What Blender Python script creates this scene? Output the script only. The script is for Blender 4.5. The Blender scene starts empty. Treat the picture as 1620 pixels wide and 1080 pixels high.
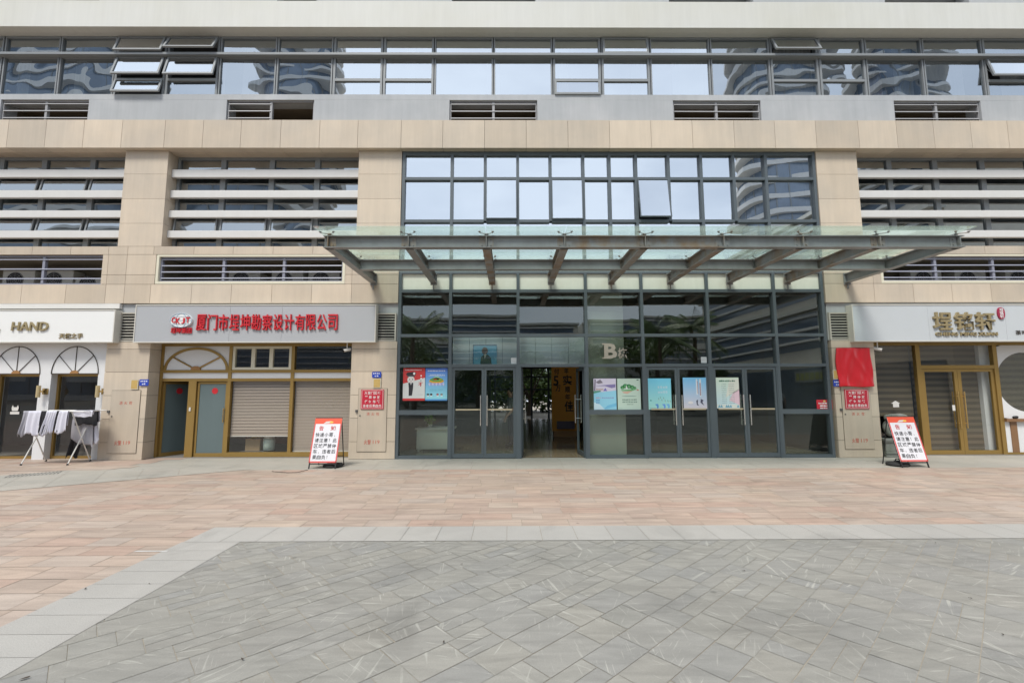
import bpy, bmesh, math, random
from mathutils import Vector, Matrix
rnd = random.Random(7)
S = bpy.context.scene
COL = S.collection
D = bpy.data
rad = math.radians

# ------------------------------------------------------------------ camera
CAMH, PITCH, YAW, ROLL = 1.65, rad(5.95), 0.006, -0.0025
RM = Matrix.Rotation(-YAW, 3, 'Z') @ Matrix.Rotation(math.pi/2 + PITCH, 3, 'X') @ Matrix.Rotation(ROLL, 3, 'Z')
cd = D.cameras.new('camera'); cd.lens = 16; cd.sensor_width = 36; cd.clip_end = 1500; cd.clip_start = .05
cam = D.objects.new('camera', cd); COL.objects.link(cam)
cam.matrix_world = Matrix.Translation((0, 0, CAMH)) @ RM.to_4x4()
S.camera = cam
CP = Vector((0, 0, CAMH))
def ray(px, py): return RM @ Vector(((px-810)/720, (540-py)/720, -1))
def at(px, py, Y):
    d = ray(px, py); return CP + d*(Y/d.y)
def XX(px, py, Y=11.0): return at(px, py, Y).x
def ZZ(px, py, Y=11.0): return at(px, py, Y).z
def gr(px, py):
    d = ray(px, py); return CP + d*(-CAMH/d.z)

# ------------------------------------------------------------------ world and sun
SUN_EL, SUN_AZ = rad(57), rad(203)          # azimuth from +Y clockwise: behind the camera, a little to its left
w = D.worlds.new('World'); S.world = w; w.use_nodes = True
nt = w.node_tree; nt.nodes.clear()
def N(t, typ, **kw):
    n = t.nodes.new(typ)
    for k, v in kw.items(): setattr(n, k, v)
    return n
sky = N(nt, 'ShaderNodeTexSky', sky_type='NISHITA', sun_disc=False)
sky.sun_elevation = SUN_EL; sky.sun_rotation = SUN_AZ; sky.air_density = 1.0; sky.dust_density = 1.2; sky.ozone_density = 1.0
tc = N(nt, 'ShaderNodeTexCoord'); mp = N(nt, 'ShaderNodeMapping'); mp.inputs['Scale'].default_value = (1, 1, 2.2)
no = N(nt, 'ShaderNodeTexNoise'); no.inputs['Scale'].default_value = 1.7; no.inputs['Detail'].default_value = 6; no.inputs['Roughness'].default_value = .55
rp = N(nt, 'ShaderNodeValToRGB'); rp.color_ramp.elements[0].position = .36; rp.color_ramp.elements[1].position = .62
rp.color_ramp.elements[0].color = (.58, .58, .58, 1); rp.color_ramp.elements[1].color = (.97, .97, .97, 1)
mx = N(nt, 'ShaderNodeMix', data_type='RGBA'); mx.inputs[7].default_value = (9.9, 10.9, 12.4, 1)
bg = N(nt, 'ShaderNodeBackground'); bg.inputs['Strength'].default_value = .1
wo = N(nt, 'ShaderNodeOutputWorld')
L = nt.links.new
L(tc.outputs['Generated'], mp.inputs[0]); L(mp.outputs[0], no.inputs['Vector']); L(no.outputs['Fac'], rp.inputs[0])
L(rp.outputs[0], mx.inputs[0]); L(sky.outputs[0], mx.inputs[6]); L(mx.outputs[2], bg.inputs[0]); L(bg.outputs[0], wo.inputs[0])
sd = D.lights.new('sun', 'SUN'); sd.energy = 3.0; sd.angle = rad(16); sd.color = (1, .95, .865)
sun = D.objects.new('sun', sd); COL.objects.link(sun)
dsun = Vector((math.sin(SUN_AZ)*math.cos(SUN_EL), math.cos(SUN_AZ)*math.cos(SUN_EL), math.sin(SUN_EL)))
sun.rotation_euler = dsun.to_track_quat('Z', 'Y').to_euler()
vs = S.view_settings; vs.view_transform = 'Standard'; vs.look = 'None'; vs.exposure = 0.24; vs.gamma = 1; vs.use_curve_mapping = False
S.render.engine = 'CYCLES'
cy = S.cycles; cy.use_denoising = True; cy.max_bounces = 8; cy.glossy_bounces = 5; cy.diffuse_bounces = 4; cy.transparent_max_bounces = 14
cy.sample_clamp_indirect = 6; cy.caustics_reflective = False; cy.caustics_refractive = False

# ------------------------------------------------------------------ materials
def s2l(c): return c/12.92 if c <= .04045 else ((c+.055)/1.055)**2.4
def hx(h): return tuple(s2l(int(h[i:i+2], 16)/255) for i in (0, 2, 4))
def mat(name, col, rough=.6, metal=0, var=.12, scale=2.5, island=0., bump=0., bscale=60, streak=0., tint=None, tscale=.8, spec=.5, stretch=None, speck=0.):
    m = D.materials.new(name); m.use_nodes = True; t = m.node_tree; b = t.nodes['Principled BSDF']; K = t.links.new
    b.inputs['Roughness'].default_value = rough; b.inputs['Metallic'].default_value = metal; b.inputs['Specular IOR Level'].default_value = spec
    geo = N(t, 'ShaderNodeNewGeometry'); pos = geo.outputs['Position']
    if stretch:
        mpn = N(t, 'ShaderNodeMapping'); mpn.inputs['Scale'].default_value = stretch[:3]
        if len(stretch) > 3: mpn.inputs['Rotation'].default_value = (0, 0, stretch[3])
        K(pos, mpn.inputs[0]); pos = mpn.outputs[0]
    def noise(sc, det=5, vec=None, r=.6):
        n = N(t, 'ShaderNodeTexNoise'); n.inputs['Scale'].default_value = sc; n.inputs['Detail'].default_value = det; n.inputs['Roughness'].default_value = r
        K(vec or pos, n.inputs['Vector']); return n.outputs['Fac']
    def mathn(op, a, bb):
        n = N(t, 'ShaderNodeMath', operation=op)
        for i, q in enumerate((a, bb)):
            if isinstance(q, (int, float)): n.inputs[i].default_value = q
            else: K(q, n.inputs[i])
        return n.outputs[0]
    val = mathn('MULTIPLY_ADD', noise(scale), var*2); t.nodes[-1].inputs[2].default_value = 1-var
    if island:
        v2 = mathn('MULTIPLY_ADD', geo.outputs['Random Per Island'], island*2); t.nodes[-1].inputs[2].default_value = 1-island
        val = mathn('MULTIPLY', val, v2)
    if streak:
        m2 = N(t, 'ShaderNodeMapping'); m2.inputs['Scale'].default_value = (5, 5, .35); K(geo.outputs['Position'], m2.inputs[0])
        sv = mathn('MULTIPLY_ADD', noise(1.3, 6, m2.outputs[0], .7), streak*2); t.nodes[-1].inputs[2].default_value = 1-streak
        val = mathn('MULTIPLY', val, sv)
    if speck:
        sv = mathn('MULTIPLY_ADD', noise(170, 2, geo.outputs['Position']), speck*2); t.nodes[-1].inputs[2].default_value = 1-speck
        val = mathn('MULTIPLY', val, sv)
    base = N(t, 'ShaderNodeRGB'); base.outputs[0].default_value = (*col, 1); c = base.outputs[0]
    if tint:                                          # second natural colour in patches
        mm = N(t, 'ShaderNodeMix', data_type='RGBA'); K(c, mm.inputs[6]); mm.inputs[7].default_value = (*tint, 1)
        r = N(t, 'ShaderNodeMapRange'); r.inputs[1].default_value = .42; r.inputs[2].default_value = .68; K(noise(tscale, 4), r.inputs[0]); K(r.outputs[0], mm.inputs[0]); c = mm.outputs[2]
    mul = N(t, 'ShaderNodeVectorMath', operation='SCALE'); K(c, mul.inputs[0]); K(val, mul.inputs['Scale']); K(mul.outputs[0], b.inputs['Base Color'])
    if bump:
        bn = N(t, 'ShaderNodeBump'); bn.inputs['Strength'].default_value = bump; bn.inputs['Distance'].default_value = .01
        K(noise(bscale, 4), bn.inputs['Height']); K(bn.outputs[0], b.inputs['Normal'])
    return m

def glass(name, refl, tint, wav=.25, wscale=.55, rough=.0, gcol=(1, 1, 1), fres=True, diff=None):
    m = D.materials.new(name); m.use_nodes = True; t = m.node_tree; t.nodes.clear(); K = t.links.new
    o = N(t, 'ShaderNodeOutputMaterial'); mixs = N(t, 'ShaderNodeMixShader'); tr = N(t, 'ShaderNodeBsdfTransparent'); gl = N(t, 'ShaderNodeBsdfGlossy')
    tr.inputs[0].default_value = (*tint, 1); gl.inputs[0].default_value = (*gcol, 1); gl.inputs['Roughness'].default_value = rough
    geo = N(t, 'ShaderNodeNewGeometry')
    off = N(t, 'ShaderNodeVectorMath', operation='SCALE'); off.inputs[0].default_value = (7, 3, 11); K(geo.outputs['Random Per Island'], off.inputs['Scale'])
    oi = N(t, 'ShaderNodeObjectInfo')
    of2 = N(t, 'ShaderNodeVectorMath', operation='SCALE'); of2.inputs[0].default_value = (31, 17, 23); K(oi.outputs['Random'], of2.inputs['Scale'])
    ad = N(t, 'ShaderNodeVectorMath', operation='ADD'); K(geo.outputs['Position'], ad.inputs[0]); K(of2.outputs[0], ad.inputs[1])
    n = N(t, 'ShaderNodeTexNoise'); n.inputs['Scale'].default_value = wscale; n.inputs['Detail'].default_value = 1.0; n.inputs['Roughness'].default_value = .4
    K(ad.outputs[0], n.inputs['Vector'])
    bp = N(t, 'ShaderNodeBump'); bp.inputs['Strength'].default_value = 1.0; bp.inputs['Distance'].default_value = wav*.1
    K(n.outputs['Fac'], bp.inputs['Height']); K(bp.outputs[0], gl.inputs['Normal'])
    if fres:
        f = N(t, 'ShaderNodeLayerWeight'); pw = N(t, 'ShaderNodeMath', operation='POWER'); pw.inputs[1].default_value = 5; K(f.outputs['Facing'], pw.inputs[0])
        ma = N(t, 'ShaderNodeMath', operation='MULTIPLY_ADD'); ma.inputs[1].default_value = 1-refl; ma.inputs[2].default_value = refl; ma.use_clamp = True
        K(pw.outputs[0], ma.inputs[0]); K(ma.outputs[0], mixs.inputs[0])
    else: mixs.inputs[0].default_value = refl
    K(tr.outputs[0], mixs.inputs[1]); K(gl.outputs[0], mixs.inputs[2]); out = mixs
    if diff:
        df = N(t, 'ShaderNodeBsdfDiffuse'); df.inputs[0].default_value = (*diff[1], 1); tl = N(t, 'ShaderNodeBsdfTranslucent'); tl.inputs[0].default_value = (*diff[1], 1)
        a = N(t, 'ShaderNodeAddShader'); K(df.outputs[0], a.inputs[0]); K(tl.outputs[0], a.inputs[1])
        m2 = N(t, 'ShaderNodeMixShader'); m2.inputs[0].default_value = diff[0]; K(out.outputs[0], m2.inputs[1]); K(a.outputs[0], m2.inputs[2]); out = m2
    K(out.outputs[0], o.inputs[0]); return m

M = {}
M['tan'] = mat('tan_stone', (.545, .46, .36), .62, var=.09, scale=1.6, island=.105, streak=.16, tint=(.49, .425, .345), tscale=.7, bump=.05)
M['joint'] = mat('dark_joint', (.09, .075, .06), .9)
M['white'] = mat('white_render', (.60, .60, .565), .7, var=.05, scale=.7, streak=.10, tint=(.55, .545, .49), tscale=.35)
M['grey'] = mat('grey_render', (.37, .385, .40), .75, var=.12, scale=.9, streak=.15, tint=(.43, .44, .45), tscale=.6, bump=.08)
M['fin'] = mat('white_aluminium', (.62, .615, .60), .42, var=.04, streak=.05)
M['frame'] = mat('grey_window_frame', (.22, .235, .245), .45, var=.08, metal=.0)
M['mull'] = mat('slate_mullion', (.088, .108, .122), .42, var=.10, streak=.06)
M['dark'] = mat('dark_interior', (.035, .035, .037), .9)
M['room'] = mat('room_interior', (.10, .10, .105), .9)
M['curtain'] = mat('curtain_cloth', (.48, .46, .44), .9)
M['curtpink'] = mat('patterned_curtain', (.36, .26, .28), .9, tint=(.5, .47, .5), tscale=6)
M['slat'] = mat('grey_louvre', (.30, .30, .31), .5, var=.08)
M['slatblue'] = mat('bluegrey_louvre', (.24, .25, .31), .5, var=.08)
M['cream'] = mat('cream_frame', (.66, .63, .50), .55, var=.05)
M['spand'] = mat('cream_spandrel_glass', (.74, .74, .65), .22, var=.06, streak=.08)
M['steel'] = mat('weathered_steel', (.25, .26, .265), .45, var=.2, scale=3, streak=.15, tint=(.19, .19, .18), tscale=1.2)
M['gold'] = mat('gold_aluminium', (.36, .235, .075), .36, metal=.55, var=.10)
M['brass'] = mat('brass', (.62, .42, .16), .28, metal=.8, var=.08)
M['chrome'] = mat('brushed_steel', (.62, .61, .58), .25, metal=.9, var=.05)
M['signgrey'] = mat('grey_composite_panel', (.40, .415, .435), .4, var=.04, scale=1.2)
M['signlight'] = mat('pale_composite_panel', (.52, .555, .58), .4, var=.03)
M['signwhite'] = mat('white_acrylic_panel', (.78, .79, .78), .35, var=.02)
M['trim'] = mat('pale_trim', (.60, .585, .53), .4)
M['red'] = mat('red_acrylic', (.55, .025, .035), .35, var=.05)
M['darkred'] = mat('red_letter_side', (.25, .02, .02), .5)
M['bronze'] = mat('bronze_letter', (.36, .29, .16), .4, metal=.35, var=.2, scale=9)
M['paintred'] = mat('red_stencil_paint', (.50, .09, .06), .7, var=.25, scale=40)
M['white2'] = mat('white_panel', (.70, .71, .72), .5, var=.03)
M['lattice'] = mat('dark_thin_bar', (.055, .045, .035), .5)
M['timber'] = mat('brown_boss', (.33, .17, .06), .5, var=.2)
M['blind'] = mat('taupe_blind', (.40, .325, .28), .8, var=.06, stretch=(.6, 1, 8), scale=3)
M['blinddark'] = mat('sheer_blind', (.16, .135, .115), .9)
M['frost'] = mat('frosted_glass', (.12, .16, .165), .3, var=.1, scale=.9, streak=.08)
M['blackm'] = mat('black_metal', (.018, .018, .018), .45)
M['rubber'] = mat('black_rubber', (.025, .025, .025), .85)
M['floor'] = mat('polished_stone_floor', (.30, .235, .16), .16, var=.1, island=.06)
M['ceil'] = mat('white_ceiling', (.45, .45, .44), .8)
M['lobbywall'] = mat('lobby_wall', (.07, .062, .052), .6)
M['bulk'] = mat('pale_tile', (.43, .475, .53), .35, island=.03)
M['colpan'] = mat('lobby_column_panel', (.27, .28, .235), .4, var=.05)
M['orange'] = mat('orange_board', (.62, .27, .03), .6)
M['plate'] = mat('base_mortar', (.32, .285, .23), .9, var=.35, scale=6)
M['cablack'] = mat('black_ink', (.02, .02, .022), .7)
M['offwhite'] = mat('off_white_plastic', (.66, .65, .62), .45)
M['acwhite'] = mat('ac_casing', (.55, .54, .50), .55)
M['redcloth'] = mat('red_satin', (.62, .012, .022), .34, var=.04, spec=.6)
M['shirt'] = mat('white_cotton', (.62, .62, .70), .9, var=.06, scale=5)
M['blackcloth'] = mat('black_cotton', (.02, .02, .024), .9)
M['greycloth'] = mat('grey_cotton', (.33, .33, .37), .9, var=.08)
M['stone'] = mat('carved_grey_stone', (.23, .235, .215), .8, var=.25, scale=9, bump=.4, bscale=25, tint=(.17, .185, .15), tscale=5)
M['skin'] = mat('skin', (.45, .28, .20), .55)
M['hair'] = mat('dark_hair', (.015, .012, .01), .6)
M['navy'] = mat('navy_cloth', (.03, .035, .06), .85)
M['tealcloth'] = mat('grey_shirt', (.16, .19, .18), .85)
M['leaf'] = mat('leaf_green', (.09, .15, .035), .5, var=.3, island=.35, tint=(.13, .18, .04))
M['leafdark'] = mat('palm_green', (.11, .18, .055), .5, var=.25, island=.3)
M['bark'] = mat('bark', (.13, .10, .07), .9, var=.25, scale=6, bump=.6, bscale=20)
M['conc'] = mat('tower_concrete', (.56, .56, .55), .7, var=.08)
M['podwall'] = mat('pale_podium_wall', (.74, .70, .62), .7)
M['towerglass'] = mat('tower_blue_glass', (.15, .20, .27), .08, var=.4, scale=.35, spec=1.0)
M['dryleaf'] = mat('dry_leaf', (.05, .035, .025), .8)
M['carton'] = mat('cardboard', (.33, .23, .13), .85)
M['grate'] = mat('drain_steel', (.10, .10, .10), .6)
M['desk'] = mat('desk_laminate', (.72, .76, .66), .45)
M['mirror'] = glass('coated_window_glass', .66, (.50, .56, .60), wav=.030, wscale=.55, gcol=(.90, .95, .99))
M['wavy'] = glass('wavy_window_glass', .48, (.50, .55, .58), wav=.13, wscale=.9, gcol=(.85, .92, .98))
M['baygl'] = glass('bay_window_glass', .40, (.45, .50, .53), wav=.08, wscale=1.0, gcol=(.88, .94, .97))
M['lobbygl'] = glass('lobby_glass', .085, (.84, .90, .87), wav=.03, wscale=.6, gcol=(.86, .95, .92))
M['lobbyup'] = glass('lobby_upper_glass', .165, (.80, .86, .83), wav=.03, wscale=.6, gcol=(.92, .97, .93))  # same glass as lobby_glass, reflection strengthened to brighten the upper rows
M['shopgl'] = glass('shop_glass', .075, (.90, .92, .90), wav=.012, wscale=.7)
M['canopygl'] = glass('green_canopy_glass', .05, (.90, .965, .94), wav=.004, wscale=1, gcol=(.9, 1, .96), diff=(.08, (.62, .68, .62)))

def print_mat():
    m = D.materials.new('printed_colour'); m.use_nodes = True; t = m.node_tree; b = t.nodes['Principled BSDF']
    a = N(t, 'ShaderNodeVertexColor', layer_name='Col'); t.links.new(a.outputs[0], b.inputs['Base Color']); b.inputs['Roughness'].default_value = .4
    return m
M['print'] = print_mat()

def stone_ramp(name, cols, rough, spk, stretch, vein, bump=.15, scr=0):
    m = D.materials.new(name); m.use_nodes = True; t = m.node_tree; b = t.nodes['Principled BSDF']; K = t.links.new
    geo = N(t, 'ShaderNodeNewGeometry'); r = N(t, 'ShaderNodeValToRGB'); r.color_ramp.interpolation = 'LINEAR'
    els = r.color_ramp.elements
    while len(els) < len(cols): els.new(.5)
    for i, c in enumerate(cols): els[i].position = i/(len(cols)-1); els[i].color = (*c, 1)
    K(geo.outputs['Random Per Island'], r.inputs[0])
    mpn = N(t, 'ShaderNodeMapping'); mpn.inputs['Scale'].default_value = stretch[:3]; mpn.inputs['Rotation'].default_value = (0, 0, stretch[3])
    of = N(t, 'ShaderNodeVectorMath', operation='MULTIPLY_ADD'); of.inputs[1].default_value = (1, 1, 1)
    rs = N(t, 'ShaderNodeVectorMath', operation='SCALE'); rs.inputs[0].default_value = (40, 23, 0); K(geo.outputs['Random Per Island'], rs.inputs['Scale'])
    K(geo.outputs['Position'], of.inputs[0]); K(rs.outputs[0], of.inputs[2]); K(of.outputs[0], mpn.inputs[0])
    def noise(sc, vec, det=5, dist=0):
        n = N(t, 'ShaderNodeTexNoise'); n.inputs['Scale'].default_value = sc; n.inputs['Detail'].default_value = det; n.inputs['Distortion'].default_value = dist; K(vec, n.inputs['Vector']); return n.outputs['Fac']
    n1 = noise(2.6, mpn.outputs[0], 6, .8)
    mm = N(t, 'ShaderNodeMapRange'); mm.inputs[1].default_value = .3; mm.inputs[2].default_value = .72; mm.inputs[3].default_value = 1-vein; mm.inputs[4].default_value = 1+vein; K(n1, mm.inputs[0])
    n2 = noise(150, geo.outputs['Position'], 2); m2 = N(t, 'ShaderNodeMapRange'); m2.inputs[1].default_value = .3; m2.inputs[2].default_value = .7; m2.inputs[3].default_value = 1-spk; m2.inputs[4].default_value = 1+spk; K(n2, m2.inputs[0])
    n3 = noise(.5, geo.outputs['Position'], 4); m3 = N(t, 'ShaderNodeMapRange'); m3.inputs[1].default_value = .3; m3.inputs[2].default_value = .7; m3.inputs[3].default_value = .92; m3.inputs[4].default_value = 1.07; K(n3, m3.inputs[0])
    a = N(t, 'ShaderNodeMath', operation='MULTIPLY'); K(mm.outputs[0], a.inputs[0]); K(m2.outputs[0], a.inputs[1])
    a2 = N(t, 'ShaderNodeMath', operation='MULTIPLY'); K(a.outputs[0], a2.inputs[0]); K(m3.outputs[0], a2.inputs[1])
    colr = r.outputs[0]
    if scr:                                            # pale scrape marks left in the stone
        for kk, (sx_, th_) in enumerate(((1.1, .665), (2.2, .675))):
            vr = N(t, 'ShaderNodeVectorRotate', rotation_type='Z_AXIS'); an = N(t, 'ShaderNodeMath', operation='MULTIPLY'); an.inputs[1].default_value = 9.7+kk*14
            K(geo.outputs['Random Per Island'], an.inputs[0]); K(an.outputs[0], vr.inputs['Angle']); K(of.outputs[0], vr.inputs['Vector'])
            ms = N(t, 'ShaderNodeMapping'); ms.inputs['Scale'].default_value = (sx_, sx_*13, 1); K(vr.outputs[0], ms.inputs[0])
            ns = noise(1.8, ms.outputs[0], 2); rr_ = N(t, 'ShaderNodeMapRange'); rr_.inputs[1].default_value = th_-.04; rr_.inputs[2].default_value = th_+.06; rr_.inputs[4].default_value = scr; K(ns, rr_.inputs[0])
            mxs = N(t, 'ShaderNodeMix', data_type='RGBA'); K(rr_.outputs[0], mxs.inputs[0]); K(colr, mxs.inputs[6]); mxs.inputs[7].default_value = (.40, .39, .345, 1); colr = mxs.outputs[2]
    vo = N(t, 'ShaderNodeTexVoronoi'); vo.inputs['Scale'].default_value = 1.6; vo.inputs['Randomness'].default_value = 1; K(geo.outputs['Position'], vo.inputs['Vector'])
    wn = N(t, 'ShaderNodeMath', operation='MULTIPLY_ADD'); wn.inputs[1].default_value = .05; wn.inputs[2].default_value = 0; K(noise(9, geo.outputs['Position'], 2), wn.inputs[0])
    gd = N(t, 'ShaderNodeMath', operation='ADD'); K(vo.outputs['Distance'], gd.inputs[0]); K(wn.outputs[0], gd.inputs[1])
    gm = N(t, 'ShaderNodeMapRange'); gm.inputs[1].default_value = .055; gm.inputs[2].default_value = .075; gm.inputs[3].default_value = .72; gm.inputs[4].default_value = 1; K(gd.outputs[0], gm.inputs[0])
    st = noise(.9, geo.outputs['Position'], 6, 1.2); sg = N(t, 'ShaderNodeMapRange'); sg.inputs[1].default_value = .56; sg.inputs[2].default_value = .74; sg.inputs[3].default_value = 1; sg.inputs[4].default_value = .80; K(st, sg.inputs[0])
    a3 = N(t, 'ShaderNodeMath', operation='MULTIPLY'); K(gm.outputs[0], a3.inputs[0]); K(sg.outputs[0], a3.inputs[1])
    a4 = N(t, 'ShaderNodeMath', operation='MULTIPLY'); K(a2.outputs[0], a4.inputs[0]); K(a3.outputs[0], a4.inputs[1]); a2 = a4
    sc = N(t, 'ShaderNodeVectorMath', operation='SCALE'); K(colr, sc.inputs[0]); K(a2.outputs[0], sc.inputs['Scale']); K(sc.outputs[0], b.inputs['Base Color'])
    b.inputs['Roughness'].default_value = rough
    bn = N(t, 'ShaderNodeBump'); bn.inputs['Strength'].default_value = bump; bn.inputs['Distance'].default_value = .004; K(n1, bn.inputs['Height']); K(bn.outputs[0], b.inputs['Normal'])
    return m
M['pinkpav'] = stone_ramp('pink_sandstone', [(0.409, 0.308, 0.245), (0.386, 0.308, 0.251), (0.432, 0.334, 0.263), (0.386, 0.314, 0.263), (0.424, 0.343, 0.274), (0.403, 0.290, 0.230), (0.403, 0.337, 0.284), (0.432, 0.346, 0.281), (0.379, 0.288, 0.233), (0.421, 0.326, 0.260)], .62, .07, (.5, 3.0, 1, .12), .17)
M['greypav'] = stone_ramp('grey_slate', [(0.261, 0.253, 0.226), (0.271, 0.260, 0.230), (0.255, 0.248, 0.226), (0.265, 0.255, 0.228), (0.246, 0.241, 0.224), (0.274, 0.261, 0.228), (0.259, 0.252, 0.226), (0.268, 0.255, 0.224)], .6, .06, (.9, 4.2, 1, .74), .13, .3, scr=.75)
M['bordpav'] = stone_ramp('pale_granite', [(0.375, 0.362, 0.335), (0.394, 0.378, 0.348), (0.361, 0.349, 0.323), (0.385, 0.369, 0.339), (0.370, 0.356, 0.328)], .6, .16, (1, 1, 1, 0), .04)

# ------------------------------------------------------------------ mesh helpers
class MB:
    def __init__(s): s.v = []; s.f = []; s.mi = []; s.m = 0
    def add(s, vs, fs):
        o = len(s.v); s.v += [Vector(q) for q in vs]
        for q in fs: s.f.append([i+o for i in q]); s.mi.append(s.m)
        return s
    def box(s, x0, x1, y0, y1, z0, z1):
        if x0 > x1: x0, x1 = x1, x0
        if y0 > y1: y0, y1 = y1, y0
        if z0 > z1: z0, z1 = z1, z0
        return s.add([(x0, y0, z0), (x1, y0, z0), (x1, y1, z0), (x0, y1, z0), (x0, y0, z1), (x1, y0, z1), (x1, y1, z1), (x0, y1, z1)],
                     [(0, 3, 2, 1), (4, 5, 6, 7), (0, 1, 5, 4), (1, 2, 6, 5), (2, 3, 7, 6), (3, 0, 4, 7)])
    def quad(s, *p): return s.add(p, [tuple(range(len(p)))])
    def frame(s, x0, x1, z0, z1, y0, y1, w, wb=None, wt=None):
        wb = w if wb is None else wb; wt = w if wt is None else wt
        s.box(x0, x0+w, y0, y1, z0, z1); s.box(x1-w, x1, y0, y1, z0, z1)
        if wb: s.box(x0+w, x1-w, y0, y1, z0, z0+wb)
        if wt: s.box(x0+w, x1-w, y0, y1, z1-wt, z1)
        return s
    def tube(s, p0, p1, r, n=8, r2=None):
        p0 = Vector(p0); p1 = Vector(p1); r2 = r if r2 is None else r2
        d = (p1-p0).normalized(); a = d.orthogonal().normalized(); b = d.cross(a)
        vs = []
        for p, q in ((p0, r), (p1, r2)):
            for i in range(n):
                t = 2*math.pi*i/n; vs.append(p + (a*math.cos(t)+b*math.sin(t))*q)
        fs = [(i, (i+1) % n, n+(i+1) % n, n+i) for i in range(n)] + [tuple(range(n-1, -1, -1)), tuple(range(n, 2*n))]
        return s.add(vs, fs)
    def path(s, pts, r, n=6):
        for a, b in zip(pts, pts[1:]): s.tube(a, b, r, n)
        return s
    def prism(s, pts, y0, y1):               # pts: (x, z) counter-clockwise seen from -Y
        n = len(pts)
        vs = [(x, y0, z) for x, z in pts] + [(x, y1, z) for x, z in pts]
        fs = [tuple(range(n)), tuple(range(2*n-1, n-1, -1))] + [((i+1) % n, i, n+i, n+(i+1) % n) for i in range(n)]
        return s.add(vs, fs)
    def lathe(s, prof, c, n=16):             # prof: (r, z)
        vs = []; fs = []
        for r, z in prof:
            for i in range(n):
                t = 2*math.pi*i/n; vs.append((c[0]+r*math.cos(t), c[1]+r*math.sin(t), c[2]+z))
        for k in range(len(prof)-1):
            for i in range(n): fs.append((k*n+i, k*n+(i+1) % n, (k+1)*n+(i+1) % n, (k+1)*n+i))
        fs += [tuple(range(n-1, -1, -1)), tuple(range((len(prof)-1)*n, len(prof)*n))]
        return s.add(vs, fs)
    def build(s, name, m, parent=None, smooth=False, bevel=0, Mx=None, local=False):
        me = D.meshes.new(name)
        off = Vector((0, 0, 0)) if (parent is None or local) else WL.get(parent.name, Vector((0, 0, 0)))
        vv = [((Mx @ q) if Mx else q) - off for q in s.v]
        me.from_pydata(vv, [], s.f)
        for q in (m if isinstance(m, (list, tuple)) else [m]): me.materials.append(q)
        me.polygons.foreach_set('material_index', s.mi)
        if smooth: me.polygons.foreach_set('use_smooth', [True]*len(me.polygons))
        me.update()
        o = D.objects.new(name, me); COL.objects.link(o)
        if parent: o.parent = parent; WL[o.name] = off
        if bevel:
            bv = o.modifiers.new('bevel', 'BEVEL'); bv.width = bevel; bv.segments = 2; bv.limit_method = 'ANGLE'
        return o
WL = {}
def tag(o, label=None, cat=None, group=None, kind=None):
    if label: o['label'] = label
    if cat: o['category'] = cat
    if group: o['group'] = group
    if kind: o['kind'] = kind
    return o
def thing(name, label, cat, loc, group=None):
    o = D.objects.new(name, None); COL.objects.link(o); o.location = loc; o.empty_display_size = .2
    WL[o.name] = Vector(loc); return tag(o, label, cat, group)
def copy_tree(o, parent=None):
    c = o.copy(); COL.objects.link(c)
    if parent: c.parent = parent
    for ch in list(o.children): copy_tree(ch, c)
    return c
def glyph_mesh(body, off=0.0, ext=0.0, res=2, shear=0):
    cu = D.curves.new('txt', 'FONT'); cu.body = body; cu.size = 1; cu.offset = off; cu.extrude = ext; cu.resolution_u = res; cu.shear = shear
    ob = D.objects.new('txt', cu); COL.objects.link(ob)
    dg = bpy.context.evaluated_depsgraph_get(); me = D.meshes.new_from_object(ob.evaluated_get(dg))
    vs = [v.co.copy() for v in me.vertices]; fs = [tuple(p.vertices) for p in me.polygons]
    D.objects.remove(ob); D.curves.remove(cu); D.meshes.remove(me)
    return vs, fs
def fit(vs, x0, x1, z0, z1):
    ax = min(v.x for v in vs); bx = max(v.x for v in vs); az = min(v.y for v in vs); bz = max(v.y for v in vs)
    return [(x0+(v.x-ax)/(bx-ax)*(x1-x0), v.z, z0+(v.y-az)/(bz-az)*(z1-z0)) for v in vs]
def letters(body, x0, x1, z0, z1, yf, depth, m, parent, name='lettering', off=0.0, shear=0):
    """raised letters: front face at yf, back at yf+depth"""
    vs, fs = glyph_mesh(body, off, .5, shear=shear); p = fit(vs, x0, x1, z0, z1)
    b = MB(); b.add([(x, yf + depth*(.5-t), z) for x, t, z in p], fs)
    return b.build(name, m, parent)
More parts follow.
